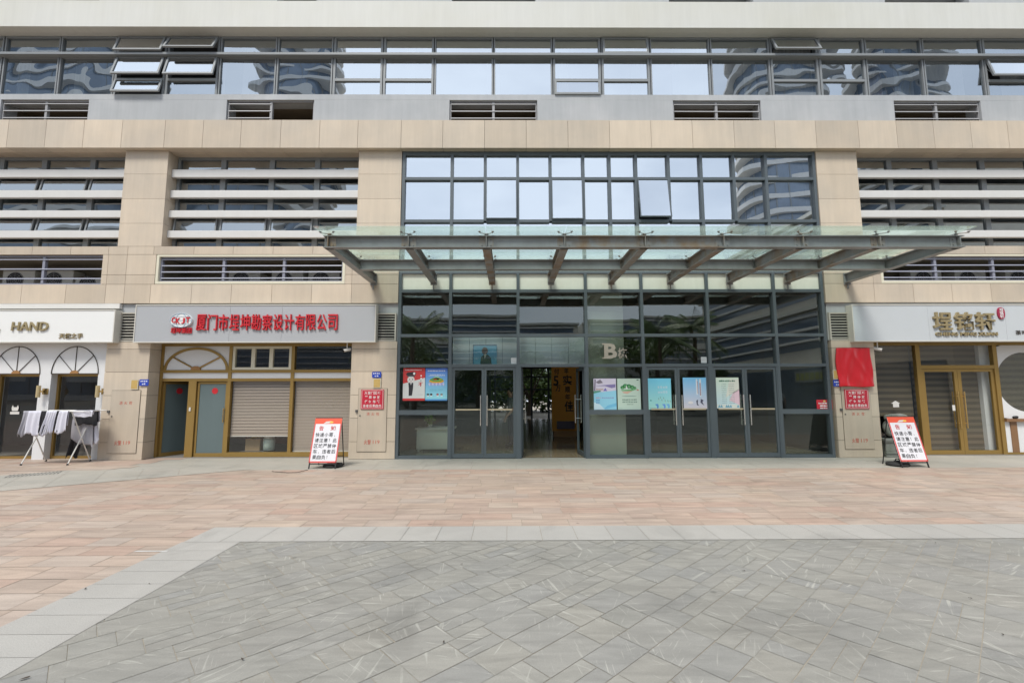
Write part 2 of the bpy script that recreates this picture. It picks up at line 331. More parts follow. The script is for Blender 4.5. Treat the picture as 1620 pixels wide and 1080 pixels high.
class Print:
    """flat printed sheet: coloured faces in stacked layers on a thin backing, u right v up in metres"""
    def __init__(s, w, h, col, th=.004): s.w, s.h, s.th = w, h, th; s.v = []; s.f = []; s.c = []; s.k = 0; s._box(col)
    def _box(s, col):
        b = MB().box(0, s.w, 0, s.th, 0, s.h); s.v += b.v; s.f += b.f; s.c += [col]*6
    def poly(s, pts, col, lay=1):
        o = len(s.v); s.v += [Vector((u*s.w, -lay*.0007, v*s.h)) for u, v in pts]; s.f.append(list(range(o, o+len(pts)))); s.c.append(col); return s
    def rect(s, u0, u1, v0, v1, col, lay=1): return s.poly([(u0, v0), (u1, v0), (u1, v1), (u0, v1)], col, lay)
    def ell(s, u, v, ru, rv, col, lay=1, n=18, a0=0, a1=2*math.pi):
        return s.poly([(u+ru*math.cos(a0+(a1-a0)*i/n), v+rv*math.sin(a0+(a1-a0)*i/n)) for i in range(n + (0 if a1-a0 > 6.2 else 1))], col, lay)
    def text(s, body, u0, u1, v0, v1, col, lay=3, off=.0):
        vs, fs = glyph_mesh(body, off); p = fit(vs, u0*s.w, u1*s.w, v0*s.h, v1*s.h); o = len(s.v)
        s.v += [Vector((x, -lay*.0007, z)) for x, t, z in p]
        for q in fs: s.f.append([i+o for i in q]); s.c.append(col)
        return s
    def grad(s, u0, u1, v0, v1, ca, cb, n=10, lay=1):
        for i in range(n):
            t = i/(n-1); s.rect(u0, u1, v0+(v1-v0)*i/n, v0+(v1-v0)*(i+1)/n, tuple(ca[k]*(1-t)+cb[k]*t for k in range(3)), lay)
        return s
    def dashes(s, u0, u1, v, hv, col, n=10, lay=2, fill=.72):
        st = (u1-u0)/n
        for i in range(n): s.rect(u0+i*st, u0+(i+fill*rnd.uniform(.75, 1.2))*st, v, v+hv*rnd.uniform(.7, 1), col, lay)
        return s
    def build(s, name, loc, parent=None, Mx=None):
        me = D.meshes.new(name); me.from_pydata([(Mx @ q) if Mx else q for q in s.v], [], s.f); me.materials.append(M['print'])
        ca = me.color_attributes.new('Col', 'FLOAT_COLOR', 'CORNER')
        for p, c in zip(me.polygons, s.c):
            for li in p.loop_indices: ca.data[li].color = (*c, 1)
        o = D.objects.new(name, me); COL.objects.link(o); o.location = loc
        if parent: o.parent = parent
        return o

# ------------------------------------------------------------------ ground
def clip_poly_sheet(name, quads, m, z, planes, kind='structure'):
    bm = bmesh.new()
    for q in quads:
        bm.faces.new([bm.verts.new((x, y, z)) for x, y in q])
    for co, nrm in planes:                   # keep the side the normal points away from
        bmesh.ops.bisect_plane(bm, geom=bm.verts[:]+bm.edges[:]+bm.faces[:], plane_co=co, plane_no=nrm, clear_outer=True)
    me = D.meshes.new(name); bm.to_mesh(me); bm.free(); me.materials.append(m)
    o = D.objects.new(name, me); COL.objects.link(o); tag(o, kind=kind); return o
MB().quad((-160, -170, 0), (160, -170, 0), (160, 60, 0), (-160, 60, 0)).build('ground', M['plate'])
tag(D.objects['ground'], kind='structure')
def rows(x0, x1, y0, y1, rh, lmin, lmax, gap, ang=0, jit=0, c=(0, 0)):
    out = []; y = y0; ca, sa = math.cos(ang), math.sin(ang)
    while y < y1:
        x = x0 - rnd.uniform(0, lmax)
        while x < x1:
            l = rnd.uniform(lmin, lmax); g = gap/2
            q = [(x+g, y+g), (x+l-g, y+g), (x+l-g, y+rh-g), (x+g, y+rh-g)]
            q = [(a+rnd.uniform(-jit, jit), b+rnd.uniform(-jit, jit)) for a, b in q]
            out.append([(c[0]+a*ca-b*sa, c[1]+a*sa+b*ca) for a, b in q]); x += l
        y += rh
    return out
PY0, PY1 = 5.70, 9.62          # pink field between border and wall strip
BX_IN0, BX_IN1 = Vector((-3.06, 2.93, 0)), Vector((-2.93, 5.17, 0))
BXL = -3.55                    # outer (pink side) edge of the border band running towards the camera
pink = rows(-26, 22, PY0, PY1, .283, .30, .78, .0055, jit=.002)
pink2 = rows(-26, -3.56, -4, PY0, .283, .30, .78, .0055, jit=.002)
clip_poly_sheet('pink_paving', pink, M['pinkpav'], .004, [])
clip_poly_sheet('pink_paving', pink2, M['pinkpav'], .004, [(Vector((0, PY0-.001, 0)), Vector((0, 1, 0))), (Vector((-3.4, 0, 0)), Vector((1, 0, 0)))])
# wall strip
strip = rows(-13, 22, PY1, 11.45, .6, .9, 1.2, .006)
M['strippav'] = stone_ramp('warm_granite', [(0.371, 0.348, 0.306), (0.387, 0.364, 0.316), (0.355, 0.338, 0.296), (0.376, 0.359, 0.316)], .6, .12, (1, 1, 1, 0), .05)
clip_poly_sheet('pavement', strip, M['strippav'], .005, [])
# oblique pale strip at the far left, ground in front of the first shop
p0 = Vector((-5.35, 9.70, 0)); p1 = Vector((-9.2, 7.15, 0)); dd = (p1-p0).normalized(); nn = Vector((-dd.y, dd.x, 0))
aa = math.atan2(dd.y, dd.x)
ob = [[(p0.x+dd.x*a+nn.x*b, p0.y+dd.y*a+nn.y*b) for a, b in ((i*.62+.003, j*.5+.003), (i*.62+.617, j*.5+.003), (i*.62+.617, j*.5+.497), (i*.62+.003, j*.5+.497))] for i in range(-3, 16) for j in range(-4, 0)]
clip_poly_sheet('path', ob, M['strippav'], .009, [(Vector((0, PY1+.1, 0)), Vector((0, 1, 0)))])
pk = rows(-22, -8.6, 9.62, 11.45, .283, .38, 1.0, .007)
clip_poly_sheet('pink_paving', pk, M['pinkpav'], .010, [(Vector((-8.3, 9.72, 0)), Vector((.55, -.83, 0)).normalized())])
# border band
bq = []
x = -3.55
while x < 22: bq.append([(x+.0025, 5.17), (x+.3885, 5.17), (x+.3885, 5.695), (x+.0025, 5.695)]); x += .391
y = 5.165
while y > -4: bq.append([(-3.56, y-.266), (-2.93, y-.266), (-2.93, y-.0015), (-3.56, y-.0015)]); y -= .268
clip_poly_sheet('border_band', bq, M['bordpav'], .0065, [])
gq0 = rows(-9, 26, -9, 26, .238, .22, .50, .0045, ang=0, jit=.002)
gq = []
for q in gq0:
    l = q[1][0]-q[0][0]; r_ = rnd.random()
    if r_ < .30: ym = (q[0][1]+q[2][1])/2; gq += [[q[0], q[1], (q[1][0], ym-.002), (q[0][0], ym-.002)], [(q[0][0], ym+.002), (q[1][0], ym+.002), q[2], q[3]]]
    elif r_ < .52 and l > .36: xm = q[0][0]+l*rnd.choice((.33, .5, .66)); gq += [[q[0], (xm-.002, q[0][1]), (xm-.002, q[2][1]), q[3]], [(xm+.002, q[0][1]), q[1], q[2], (xm+.002, q[2][1])]]
    else: gq.append(q)
ca_, sa_ = math.cos(rad(42.5)), math.sin(rad(42.5))
gq = [[(6+a*ca_-b_*sa_, -12+a*sa_+b_*ca_) for a, b_ in q] for q in gq]
gp = clip_poly_sheet('grey_paving', gq, M['greypav'], .004, [(Vector((0, 5.165, 0)), Vector((0, 1, 0))), (Vector((-2.97, 0, 0)), Vector((-1, 0, 0))), (Vector((24, 0, 0)), Vector((1, 0, 0))), (Vector((0, -6, 0)), Vector((0, -1, 0)))])
# far plaza behind the camera
clip_poly_sheet('far_plaza', rows(-70, 70, -26, -6.02, .6, .6, .6, .01), M['greypav'], .004, [])

# ------------------------------------------------------------------ office building
BL = thing('office_building', 'beige stone office building with slate curtain wall entrance, strip windows and shopfronts', 'building', (0, 11, 0))
Yw = 11.0
XL, XR = -17.0, 18.5
cA0, cA1 = XX(199.5, 239), XX(267, 239); cB0, cB1 = XX(568.3, 238), XX(636, 238); cC0, cC1 = XX(1290, 239), XX(1354, 239)
zBandB, zBandT = ZZ(810, 234.3, 10.85), ZZ(810, 190, 10.85)
zGW = ZZ(810, 150, 11.1); zUWt = ZZ(810, 59.3, 11.12); zFasB, zFasT = ZZ(810, 43.6, 10.8), ZZ(810, 2.6, 10.8)
zSill = ZZ(400, 389.5); zLow = ZZ(400, 479.6)
def panels(b, xs, zs, y0, y1, g=.005):
    for a, c in zip(xs, xs[1:]):
        for e, f in zip(zs, zs[1:]): b.box(a+g, c-g, y0, y1, e+g, f-g)
def span(a, b, n): return [a+(b-a)*i/n for i in range(n+1)]
def steps(a, b, st, ph=0):
    r = [a]; x = math.floor((a-ph)/st)*st+ph
    while x < b-.12:
        if x > a+.12: r.append(x)
        x += st
    return r+[b]

# tan fascia band: panels on a dark backing
xsb = [XX(p, 212, 10.85) for p in (-215, -160, -104, -48, 12, 72, 132, 192.5, 260.5, 321, 381, 444, 505.5, 566, 634.5, 700.5, 766.5, 832.5, 898.5, 964.5, 1030, 1095.5, 1161.5, 1226, 1291, 1358.5, 1419, 1477.5, 1536.5, 1595, 1653, 1712, 1770, 1828)]
b = MB(); panels(b, xsb, [zBandB, zBandT], 10.85, 11.1, .004)
for k, (a, c) in enumerate(zip(xsb, xsb[1:])):      # soffit slabs over the bays
    mid = (a+c)/2
    if mid < cA0+.3 or cA1-.3 < mid < cB0+.3 or mid > cC1-.3: b.box(a+.004, c-.004, 11.104, 11.42, zBandB+.001, zBandB+.05)
b.build('fascia_band', M['tan'], BL)
MB().box(XL, XR, 10.87, 11.12, zBandB+.012, zBandT-.012).box(XL, XR, 11.12, 11.6, zBandB+.06, zBandT-.012).build('fascia_backing', M['joint'], BL)
# columns with horizontal joints
zj = [zBandB-.12] + [ZZ(230, q) for q in (275.5, 314.5, 353.3)] + [zSill]
def column(x0, x1, zs, zoff=0):
    b = MB()
    for e, f in zip(zs, zs[1:]): b.box(x0, x1, Yw, 11.5, f+.003, e-.003)
    return b
for x0, x1, q in ((cA0, cA1, 0), (cB0, cB1, 0), (cC0, cC1, 0)):
    b = column(x0, x1, [zBandB-.001]+zj[1:]); o = b.build('column', M['tan'], BL)
    MB().box(x0+.01, x1-.01, Yw+.02, 11.49, zSill, zBandB).build('column_core', M['joint'], o)

# lower wall with louvre openings
GZ0, GZ1 = ZZ(400, 449.5), ZZ(400, 402.5)     # cream frame outer
gl1 = (XX(246, 425), XX(546, 425)); gl0 = (XX(-200, 425), XX(161, 425)); gl2 = (XX(1393, 425), XX(1760, 425))
zmid = ZZ(230, 434.5)
b = MB()
def seg(x0, x1, z0, z1, xs): panels(globals()['b'], [x0]+[q for q in xs if x0+.1 < q < x1-.1]+[x1], [z0, z1], Yw, 11.3, .004)
lowx = [XX(q, 460) for q in (-90, -29, 34, 104, 167, 238, 303, 366, 430, 493, 556)]; hix = [XX(q, 396) for q in (-70, -12, 51, 112, 172, 243.5, 307, 369, 432, 495, 556)]
lowr = [XX(q, 460) for q in (1383, 1445, 1506, 1568, 1630, 1693)]; hir = [XX(q, 396) for q in (1372, 1434, 1496, 1558, 1619, 1680)]
EL, ER = XX(632, 440), XX(1302.5, 440)        # entrance opening
for sx0, sx1, g_, lo, hi in ((XL, gl0[1]+.6, gl0, lowx, hix), (gl0[1]+.6, EL-.02, gl1, lowx, hix), (ER+.02, XR, gl2, lowr, hir)):
    if sx0 > 0: b.build('lower_wall', M['tan'], BL); b = MB()
    seg(sx0, sx1, zLow, GZ0, lo); seg(sx0, sx1, GZ1, zSill, hi)
    if g_[0] > sx0+.05: panels(b, [sx0]+[q for q in lo if sx0+.1 < q < g_[0]-.1]+[g_[0]], [GZ0, zmid, GZ1], Yw, 11.3, .004)
    if g_[1] < sx1-.05: panels(b, [g_[1]]+[q for q in lo if g_[1]+.1 < q < sx1-.1]+[sx1], [GZ0, zmid, GZ1], Yw, 11.3, .004)
b.build('lower_wall', M['tan'], BL)
b = MB()
for sx0, sx1 in ((XL, gl0[0]), (gl0[1], gl1[0]), (gl1[1], EL-.03), (ER+.03, gl2[0]), (gl2[1], XR)): b.box(sx0+.01, sx1-.01, Yw+.02, 11.29, zLow+.01, zSill-.01)
for g_ in (gl0, gl1, gl2): b.box(g_[0]-.01, g_[1]+.01, Yw+.02, 11.29, zLow+.01, GZ0-.01); b.box(g_[0]-.01, g_[1]+.01, Yw+.02, 11.29, GZ1+.01, zSill-.01)
b.build('lower_wall_backing', M['joint'], BL)
# plant recesses behind the lower louvres, and louvre grilles
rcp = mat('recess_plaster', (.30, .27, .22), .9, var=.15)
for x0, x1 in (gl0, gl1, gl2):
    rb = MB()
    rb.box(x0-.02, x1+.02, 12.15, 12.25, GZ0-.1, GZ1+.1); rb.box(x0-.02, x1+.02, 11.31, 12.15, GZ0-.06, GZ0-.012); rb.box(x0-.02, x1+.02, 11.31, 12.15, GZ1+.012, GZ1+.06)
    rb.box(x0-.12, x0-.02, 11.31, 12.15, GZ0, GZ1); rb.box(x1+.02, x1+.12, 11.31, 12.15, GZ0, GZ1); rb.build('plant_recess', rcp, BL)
def louvre(x0, x1, z0, z1, yf, ns, posts, mt, fw=.035, sl=.03, name='louvre_grille', cream=None, half=None):
    b = MB(); b.frame(x0, x1, z0, z1, yf+.05, yf+.13, fw)
    for q in posts: b.box(q-.03, q+.03, yf+.045, yf+.12, z0+fw, z1-fw)
    xs0 = x0+fw; xs1 = half if half else x1-fw
    for i in range(ns):
        z = z0+(z1-z0)*(i+.6)/ns
        sag = rnd.uniform(-.004, .004)
        b.add([(xs0, yf+.03, z-sl/2), (xs1, yf+.03, z-sl/2+sag), (xs1, yf+.044, z+sl/2+sag), (xs0, yf+.044, z+sl/2), (xs0, yf+.07, z-sl/2+.01), (xs1, yf+.07, z-sl/2+.01+sag), (xs1, yf+.084, z+sl/2+.012+sag), (xs0, yf+.084, z+sl/2+.012)],
              [(0, 1, 2, 3), (7, 6, 5, 4), (3, 2, 6, 7), (1, 0, 4, 5), (0, 3, 7, 4), (2, 1, 5, 6)])
    o = b.build(name, mt, BL)
    if cream: MB().frame(x0-.065, x1+.065, z0-.06, z1+.06, yf-.012, yf+.15, .062).build('surround', M['cream'], o)
    return o
gz0, gz1 = ZZ(400, 445), ZZ(400, 405.5)
louvre(gl1[0]+.07, gl1[1]-.07, gz0, gz1, Yw+.02, 4, [XX(351, 425), XX(447, 425)], M['slatblue'], cream=True)
louvre(gl0[0]+.01, gl0[1]-.01, GZ0+.01, GZ1-.01, Yw+.02, 3, [XX(-75, 425), XX(64, 425)], M['slatblue'])
louvre(gl2[0]+.07, gl2[1]-.07, gz0, gz1, Yw+.02, 4, [XX(1484, 425), XX(1576, 425), XX(1668, 425)], M['slatblue'], cream=True)

# grey upper wall with small louvres
gus = [(-190, -110), (0, 139.5), (358, 496.5), (711, 850), (1065, 1204), (1415, 1552.5), (1765, 1900)]
gxs = [(max(XX(a, 174, 11.1), XL+.3), min(XX(c, 174, 11.1), XR-.3)) for a, c in gus]
uz0, uz1 = zBandT-.02, ZZ(810, 158.5, 11.1)
b = MB(); px_ = XL
b.box(XL, XR, 11.1, 11.5, uz1, zGW)
for x0, x1 in gxs: b.box(px_, x0, 11.1, 11.5, zBandT-.05, uz1-.002); px_ = x1
b.box(px_, XR, 11.1, 11.5, zBandT-.05, uz1-.002)
b.build('grey_wall', M['grey'], BL)
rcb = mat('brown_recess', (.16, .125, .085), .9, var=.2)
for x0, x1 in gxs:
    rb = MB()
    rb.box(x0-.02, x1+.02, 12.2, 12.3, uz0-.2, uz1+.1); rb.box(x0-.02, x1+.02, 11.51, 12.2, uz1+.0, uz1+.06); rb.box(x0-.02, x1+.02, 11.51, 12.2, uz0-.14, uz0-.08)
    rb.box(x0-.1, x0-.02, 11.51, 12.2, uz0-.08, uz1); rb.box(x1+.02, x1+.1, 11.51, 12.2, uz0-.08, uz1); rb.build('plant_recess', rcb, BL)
for k, (x0, x1) in enumerate(gxs):
    mid = (x0+x1)/2
    louvre(x0+.015, x1-.015, uz0-.06, uz1-.012, 11.1, 4, [mid], M['slat'], fw=.025, sl=.032, half=(mid if k == 2 else None))

# white fascia, ceiling strip and what is above
MB().box(XL, XR, 10.8, 11.14, zFasB, zFasT).build('white_fascia', M['white'], BL)
b = MB(); zt = zFasT; b.box(XL, XR, 11.15, 11.55, zUWt+.02, zt-.01)
zt2 = zt+.75; px_ = XL
for k, (p0_, p1_) in enumerate(((-200, -60), (103, 160), (440, 502), (715, 847), (1057, 1190), (1397, 1530), (1740, 1870))):
    a, c = XX(p0_, 1, 11.2), XX(p1_, 1, 11.2)
    if a > px_: b.box(px_, a, 11.15, 11.5, zt-.02, zt2)
    px_ = c
b.box(px_, XR, 11.15, 11.5, zt-.02, zt2); b.box(XL, XR, 11.15, 12.4, zt2, zt2+.5); b.box(XL, XR, 11.0, 12.4, zt2+2.4, zt2+3.2)
b.build('upper_wall', M['grey'], BL)
MB().box(XL, XR, 11.6, 11.7, zt-.3, zt2+2.4).build('dark_backing', M['dark'], BL)

# core volumes: rooms, floors, roof
lobX0, lobX1 = EL-.25, ER+.25
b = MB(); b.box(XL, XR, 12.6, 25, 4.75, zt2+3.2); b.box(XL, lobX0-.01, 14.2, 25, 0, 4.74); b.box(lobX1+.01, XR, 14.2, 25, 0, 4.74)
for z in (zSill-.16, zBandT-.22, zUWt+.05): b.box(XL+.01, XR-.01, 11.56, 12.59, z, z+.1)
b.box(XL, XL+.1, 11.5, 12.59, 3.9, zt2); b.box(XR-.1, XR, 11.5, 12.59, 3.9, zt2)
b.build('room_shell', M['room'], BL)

# upper strip windows
fY, gY = 11.12, 11.165
uwin = [(-258, -176, 'f'), (-174, -86, 'f'), (-84, 0, 'f'), (2, 90.5, 'f'), (91.5, 180, 'f'), (181, 261, 'c'), (262, 345, 'c'), (346, 436, 'f'), (437, 525.5, 'f'), (526.5, 605, 'c'), (606, 686, 'c'), (687, 780, 'f'), (781, 874, 'f'), (875, 951, 'c'), (952, 1028.5, 'c'), (1029.5, 1124.5, 'f'), (1125.5, 1219.5, 'f'), (1220.5, 1296.5, 'c'), (1297.5, 1371, 'c'), (1372, 1462.5, 'f'), (1463.5, 1558.5, 'f'), (1559.5, 1640, 'c'), (1641, 1722, 'c'), (1723, 1815, 'f'), (1816, 1905, 'f')]
lz0, lz1 = ZZ(810, 92.5, 11.12), ZZ(810, 83.5, 11.0)
zMid = ZZ(810, 126.5, 11.12)
opens = {5: [('t', 17), ('u', 15), ('l', 15)], 6: [('t', 26), ('u', 14)], 13: [('l', 4)], 14: [('t', 8)], 17: [('t', 24)], 21: [('u', 14)]}
def pane(x0, x1, z0, z1, y, m, parent, name='pane', tilt=.25):
    b = MB(); cx, cz = (x0+x1)/2, (z0+z1)/2
    ax, az = rad(rnd.uniform(-tilt, tilt)), rad(rnd.uniform(-tilt, tilt))
    pts = [(x, y+(x-cx)*math.tan(ax)+(z-cz)*math.tan(az), z) for x, z in ((x0, z0), (x1, z0), (x1, z1), (x0, z1))]
    nx = 1
    b.quad(*pts); return b.build(name, m, parent)
def sash(x0, x1, z0, z1, yh, ang, m, parent, fw=.05, mf=None, name='open_sash'):
    """top-hung sash swung outwards about its top edge"""
    Mx = Matrix.Translation((0, yh, z1)) @ Matrix.Rotation(rad(-ang), 4, 'X') @ Matrix.Translation((0, -yh, -z1))
    o = MB().frame(x0, x1, z0, z1, yh-.03, yh+.012, fw).build(name, mf or M['frame'], parent, Mx=Mx)
    MB().quad((x0+fw, yh-.01, z0+fw), (x1-fw, yh-.01, z0+fw), (x1-fw, yh-.01, z1-fw), (x0+fw, yh-.01, z1-fw)).build('pane', m, o, Mx=Mx)
    MB().tube((x0+.02, yh+.02, z1-(z1-z0)*.45), (x0+.02, yh-.02-(z1-z0)*math.sin(rad(ang))*.9, z1-(z1-z0)*.93*math.cos(rad(ang))), .006, 5).build('stay', M['frame'], o)
    return o
for k, (p0_, p1_, typ) in enumerate(uwin):
    x0, x1 = XX(p0_, 120, fY), XX(p1_, 120, fY)
    if x0 < XL: x0 = XL
    f = MB(); op = dict(opens.get(k, []))
    far = (p1_ < 540 or p0_ > 1120)
    gm = M['wavy'] if far else M['mirror']
    ew = .035 if typ == 'f' else .055
    f.frame(x0+.003, x1-.003, lz0+.05, zUWt, fY, 11.24, ew, .04, .05)
    f.frame(x0+.003, x1-.003, zGW+.002, lz0+.049, fY, 11.24, ew, .012, .06)
    if typ == 'c': f.box(x0+ew, x1-ew, fY+.002, 11.238, zMid-.035, zMid+.035)
    o = f.build('strip_window', M['frame'], BL)
    for key, za, zb in (('t', lz0+.09, zUWt-.05),) + ((('u', zMid+.035, lz0-.012), ('l', zGW+.014, zMid-.035)) if typ == 'c' else (('m', zGW+.014, lz0-.012),)):
        if key in op: sash(x0+ew-.02, x1-ew+.02, za-.02, zb+.02, fY, op[key], M['mirror'], o)
        else: pane(x0+ew, x1-ew, za, zb, gY, gm, o, tilt=.5 if far else .12)
MB().box(XL, XR, 11.0, 11.119, lz0+.002, lz1).build('transom_ledge', M['frame'], BL)
# curtains behind some strip windows
def curtain(x0, x1, z0, z1, y, m, n=14):
    b = MB(); k = n*4; vs = []
    for i in range(k+1):
        x = x0+(x1-x0)*i/k; d = .03*math.sin(i*math.pi/2)+rnd.uniform(-.006, .006)
        vs += [(x, y+d, z0), (x, y+d, z1)]
    b.add(vs, [(2*i, 2*i+2, 2*i+3, 2*i+1) for i in range(k)]); return b.build('curtain', m, BL, smooth=True)
for p0_, p1_, q in ((112, 128, 'curtain'), (380, 400, 'curtain'), (404, 436, 'curtpink'), (346, 352, 'curtain'), (640, 655, 'curtain'), (770, 790, 'curtain'), (1066, 1115, 'curtain'), (1180, 1200, 'curtain'), (1420, 1450, 'curtain'), (1466, 1530, 'curtain'), (1590, 1640, 'curtain'), (1230, 1290, 'curtain'), (1375, 1400, 'curtpink'), (20, 40, 'curtain'), (1000, 1024, 'curtain'), (885, 900, 'curtain'), (540, 556, 'curtain')):
    curtain(XX(p0_, 120, 11.3), XX(p1_, 120, 11.3), zGW+.05, zUWt-.06, 11.42, M[q], max(3, int((p1_-p0_)/6)))

# bays: strip windows behind white fins
finz = [(ZZ(330, b_, 11.15), ZZ(330, t_, 11.15)) for t_, b_ in ((268.2, 280.4), (301, 312.5), (332.7, 343.8), (364.7, 375.8))]
bays = [(-17, cA0, [XX(q, 290, 11.33) for q in (-220, -145, -70, -1, 67, 144)]), (cA1, cB0, [XX(q, 290, 11.33) for q in (352, 429, 501)]), (cC1, XR, [XX(q, 290, 11.33) for q in (1409, 1482, 1557, 1632, 1707)])]
bz0, bz1 = zSill-.05, zBandB
rails = [(finz[k][0]+finz[k][1])/2+.05 for k in range(4)]
for bi, (x0, x1, ms) in enumerate(bays):
    eds = [x0+.012]+[q for q in ms if x0 < q < x1]+[x1-.012]
    for k, (a, c) in enumerate(zip(eds, eds[1:])):
        if a > 15 or c < -15: continue
        f = MB(); f.frame(a, c, bz0, bz1, 11.33, 11.42, .065)
        for r in rails: f.box(a+.065, c-.065, 11.332, 11.418, r-.04, r+.04)
        o = f.build('bay_window', M['frame'], BL)
        lv = [bz0+.065]+[q for r in reversed(rails) for q in (r-.04, r+.04)]+[bz1-.065]
        for i in range(5):
            za, zb = lv[2*i], lv[2*i+1]
            if bi == 0 and i in (1, 3) or (bi == 1 and i == 1 and k < 3): sash(a+.045, c-.045, za-.01, zb+.03, 11.33, 11 if bi == 0 else 7, M['baygl'], o, .035)
            else: pane(a+.065, c-.065, za, zb, 11.375, M['baygl'], o, tilt=.3)
    fx0 = x0+.004; fx1 = x1-.004
    for z0, z1 in finz:
        MB().box(max(fx0, XL), min(fx1, XR), 11.15, 11.245, z0, z1).build('sunshade_fin', M['fin'], BL, bevel=.008)
MB().box(XL, cA0, 11.02, 11.5, zSill-.12, zSill-.052).box(cA1, cB0, 11.02, 11.5, zSill-.12, zSill-.052).box(cC1, XR, 11.02, 11.5, zSill-.12, zSill-.052).build('sill', M['tan'], BL)

# ------------------------------------------------------------------ entrance curtain wall
fy0, fy1, gy = 11.02, 11.15, 11.10
lmx = [XX(q, 495, fy0) for q in (632.2, 712.5, 819.6, 927, 1015.7, 1120, 1226.5, 1303.2)]
umx = [XX(q, 262, fy0) for q in (639.5, 715, 767.5, 819, 870.5, 922.5, 964, 1006, 1057.5, 1109, 1160.3, 1211.5, 1288)]
umx[0], umx[-1] = cB1+.05, cC0-.05
r3x = [umx[0], umx[1], umx[3], umx[5], umx[6], umx[7], umx[9], umx[11], umx[12]]
zu = [zBandB-.0, ZZ(810, 282.3, fy0), ZZ(810, 349.3, fy0)]
zc = [ZZ(810, 430.5, fy0), ZZ(810, 460, fy0), ZZ(810, 530.3, fy0), ZZ(810, 578, fy0)]
hw = .036
f = MB(); lo_u = zc[0]
for x in umx: f.box(x-hw, x+hw, fy0, fy1, (zu[2] if x not in r3x else lo_u+hw), zu[0]-.001)
for z in zu[:2]+[zu[2]]:
    t_ = z-.09 if z == zu[0] else z-hw
    for a, c in zip(umx, umx[1:]): f.box(a+hw, c-hw, fy0+.004, fy1-.004, t_, min(z+hw, zu[0]-.001))
f.build('upper_curtain_frame', M['mull'], BL)
tilts = {2: 3.0, 4: 2.2, 7: 9}
for k, (a, c) in enumerate(zip(umx, umx[1:])):
    pane(a+hw, c-hw, zu[1]+hw, zu[0]-.09, gy, M['mirror'], BL, 'glass_pane', .12)
    if k in tilts:
        sash(a+hw-.012, c-hw+.012, zu[2]+hw-.012, zu[1]-hw+.012, fy0, tilts[k], M['mirror'], BL, .022, M['mull'], 'awning_window')
    else: pane(a+hw, c-hw, zu[2]+hw, zu[1]-hw, gy, M['mirror'], BL, 'glass_pane', .12)
for a, c in zip(r3x, r3x[1:]): pane(a+hw, c-hw, lo_u+hw, zu[2]-hw, gy, M['mirror'], BL, 'glass_pane', .12)
# lower frame
f = MB()
for i, x in enumerate(lmx): f.box(x-hw, x+hw, fy0, fy1, 0, zc[0]+hw)
dz = zc[3]
ztr = ZZ(670, 652, fy0)
for a, c in zip(lmx, lmx[1:]):
    for z in zc: f.box(a+hw, c-hw, fy0+.004, fy1-.004, z-hw, z+hw)
for i in (0, 3, 6): f.box(lmx[i]+hw, lmx[i+1]-hw, fy0+.004, fy1-.004, ztr-.06, ztr+.05); f.box(lmx[i]+hw, lmx[i+1]-hw, fy0+.004, fy1-.004, .006, .08)
for i in (1, 2, 4, 5):                      # door jambs and heads
    f.box(lmx[i]+hw, lmx[i]+hw+.03, fy0+.006, fy1-.006, 0, dz-hw); f.box(lmx[i+1]-hw-.03, lmx[i+1]-hw, fy0+.006, fy1-.006, 0, dz-hw)
f.build('lower_curtain_frame', M['mull'], BL)
for i, (a, c) in enumerate(zip(lmx, lmx[1:])):
    MB().box(a+hw, c-hw, gy-.02, gy+.02, zc[1]+hw, zc[0]-hw).build('spandrel_panel', M['spand'], BL)
    for za, zb in ((zc[2]+hw, zc[1]-hw), (zc[3]+hw, zc[2]-hw)): pane(a+hw, c-hw, za, zb, gy, M['lobbyup'], BL, 'glass_pane', .4)
    if i in (0, 3, 6):
        pane(a+hw, c-hw, ztr+.05, zc[3]-hw, gy, M['lobbygl'], BL, 'glass_pane', .1); pane(a+hw, c-hw, .08, ztr-.06, gy, M['lobbygl'], BL, 'glass_pane', .05)
def door_leaf(x0, x1, hs, mframe, mgl, mh, z1, swing=0, y=11.07, st=.055, bar=True, parent=BL, name='entrance_door', hz=(.78, 1.50), barz=1.16):
    """hs = +1 handle at the right stile, -1 at the left; swing opens inwards about the other stile"""
    hx_ = x0 if hs > 0 else x1
    Mx = Matrix.Translation((hx_, y, 0)) @ Matrix.Rotation(rad(swing)*(1 if hs > 0 else -1), 4, 'Z') @ Matrix.Translation((-hx_, -y, 0))
    o = MB().frame(x0, x1, .02, z1, y-.025, y+.025, st, .10, .07).build(name, mframe, parent, Mx=Mx)
    MB().quad((x0+st, y, .12), (x1-st, y, .12), (x1-st, y, z1-.07), (x0+st, y, z1-.07)).build('pane', mgl, o, Mx=Mx)
    hxp = x1-.075 if hs > 0 else x0+.075
    for sgn in (-1, 1):
        yy = y+sgn*.075
        hb = MB().tube((hxp, yy, hz[0]), (hxp, yy, hz[1]), .014, 8)
        for z in (hz[0]+.12, hz[1]-.12): hb.tube((hxp, yy, z), (hxp, y+sgn*.003, z), .009, 6)
        hb.build('handle', mh, o, Mx=Mx)
    if bar: MB().box(x0+st+.03, x1-st-.03, y-.05, y-.03, barz-.018, barz+.018).build('push_bar', M['brassbar'], o, Mx=Mx)
    return o
M['brassbar'] = mat('pale_brass_bar', (.55, .47, .33), .35, metal=.4)
for i in (1, 4, 5):
    a, c = lmx[i]+hw+.032, lmx[i+1]-hw-.032; m_ = (a+c)/2
    door_leaf(a, m_-.003, 1, M['mull'], M['lobbygl'], M['chrome'], dz-hw-.004); door_leaf(m_+.003, c, -1, M['mull'], M['lobbygl'], M['chrome'], dz-hw-.004)
a, c = lmx[2]+hw+.032, lmx[3]-hw-.032; m_ = (a+c)/2
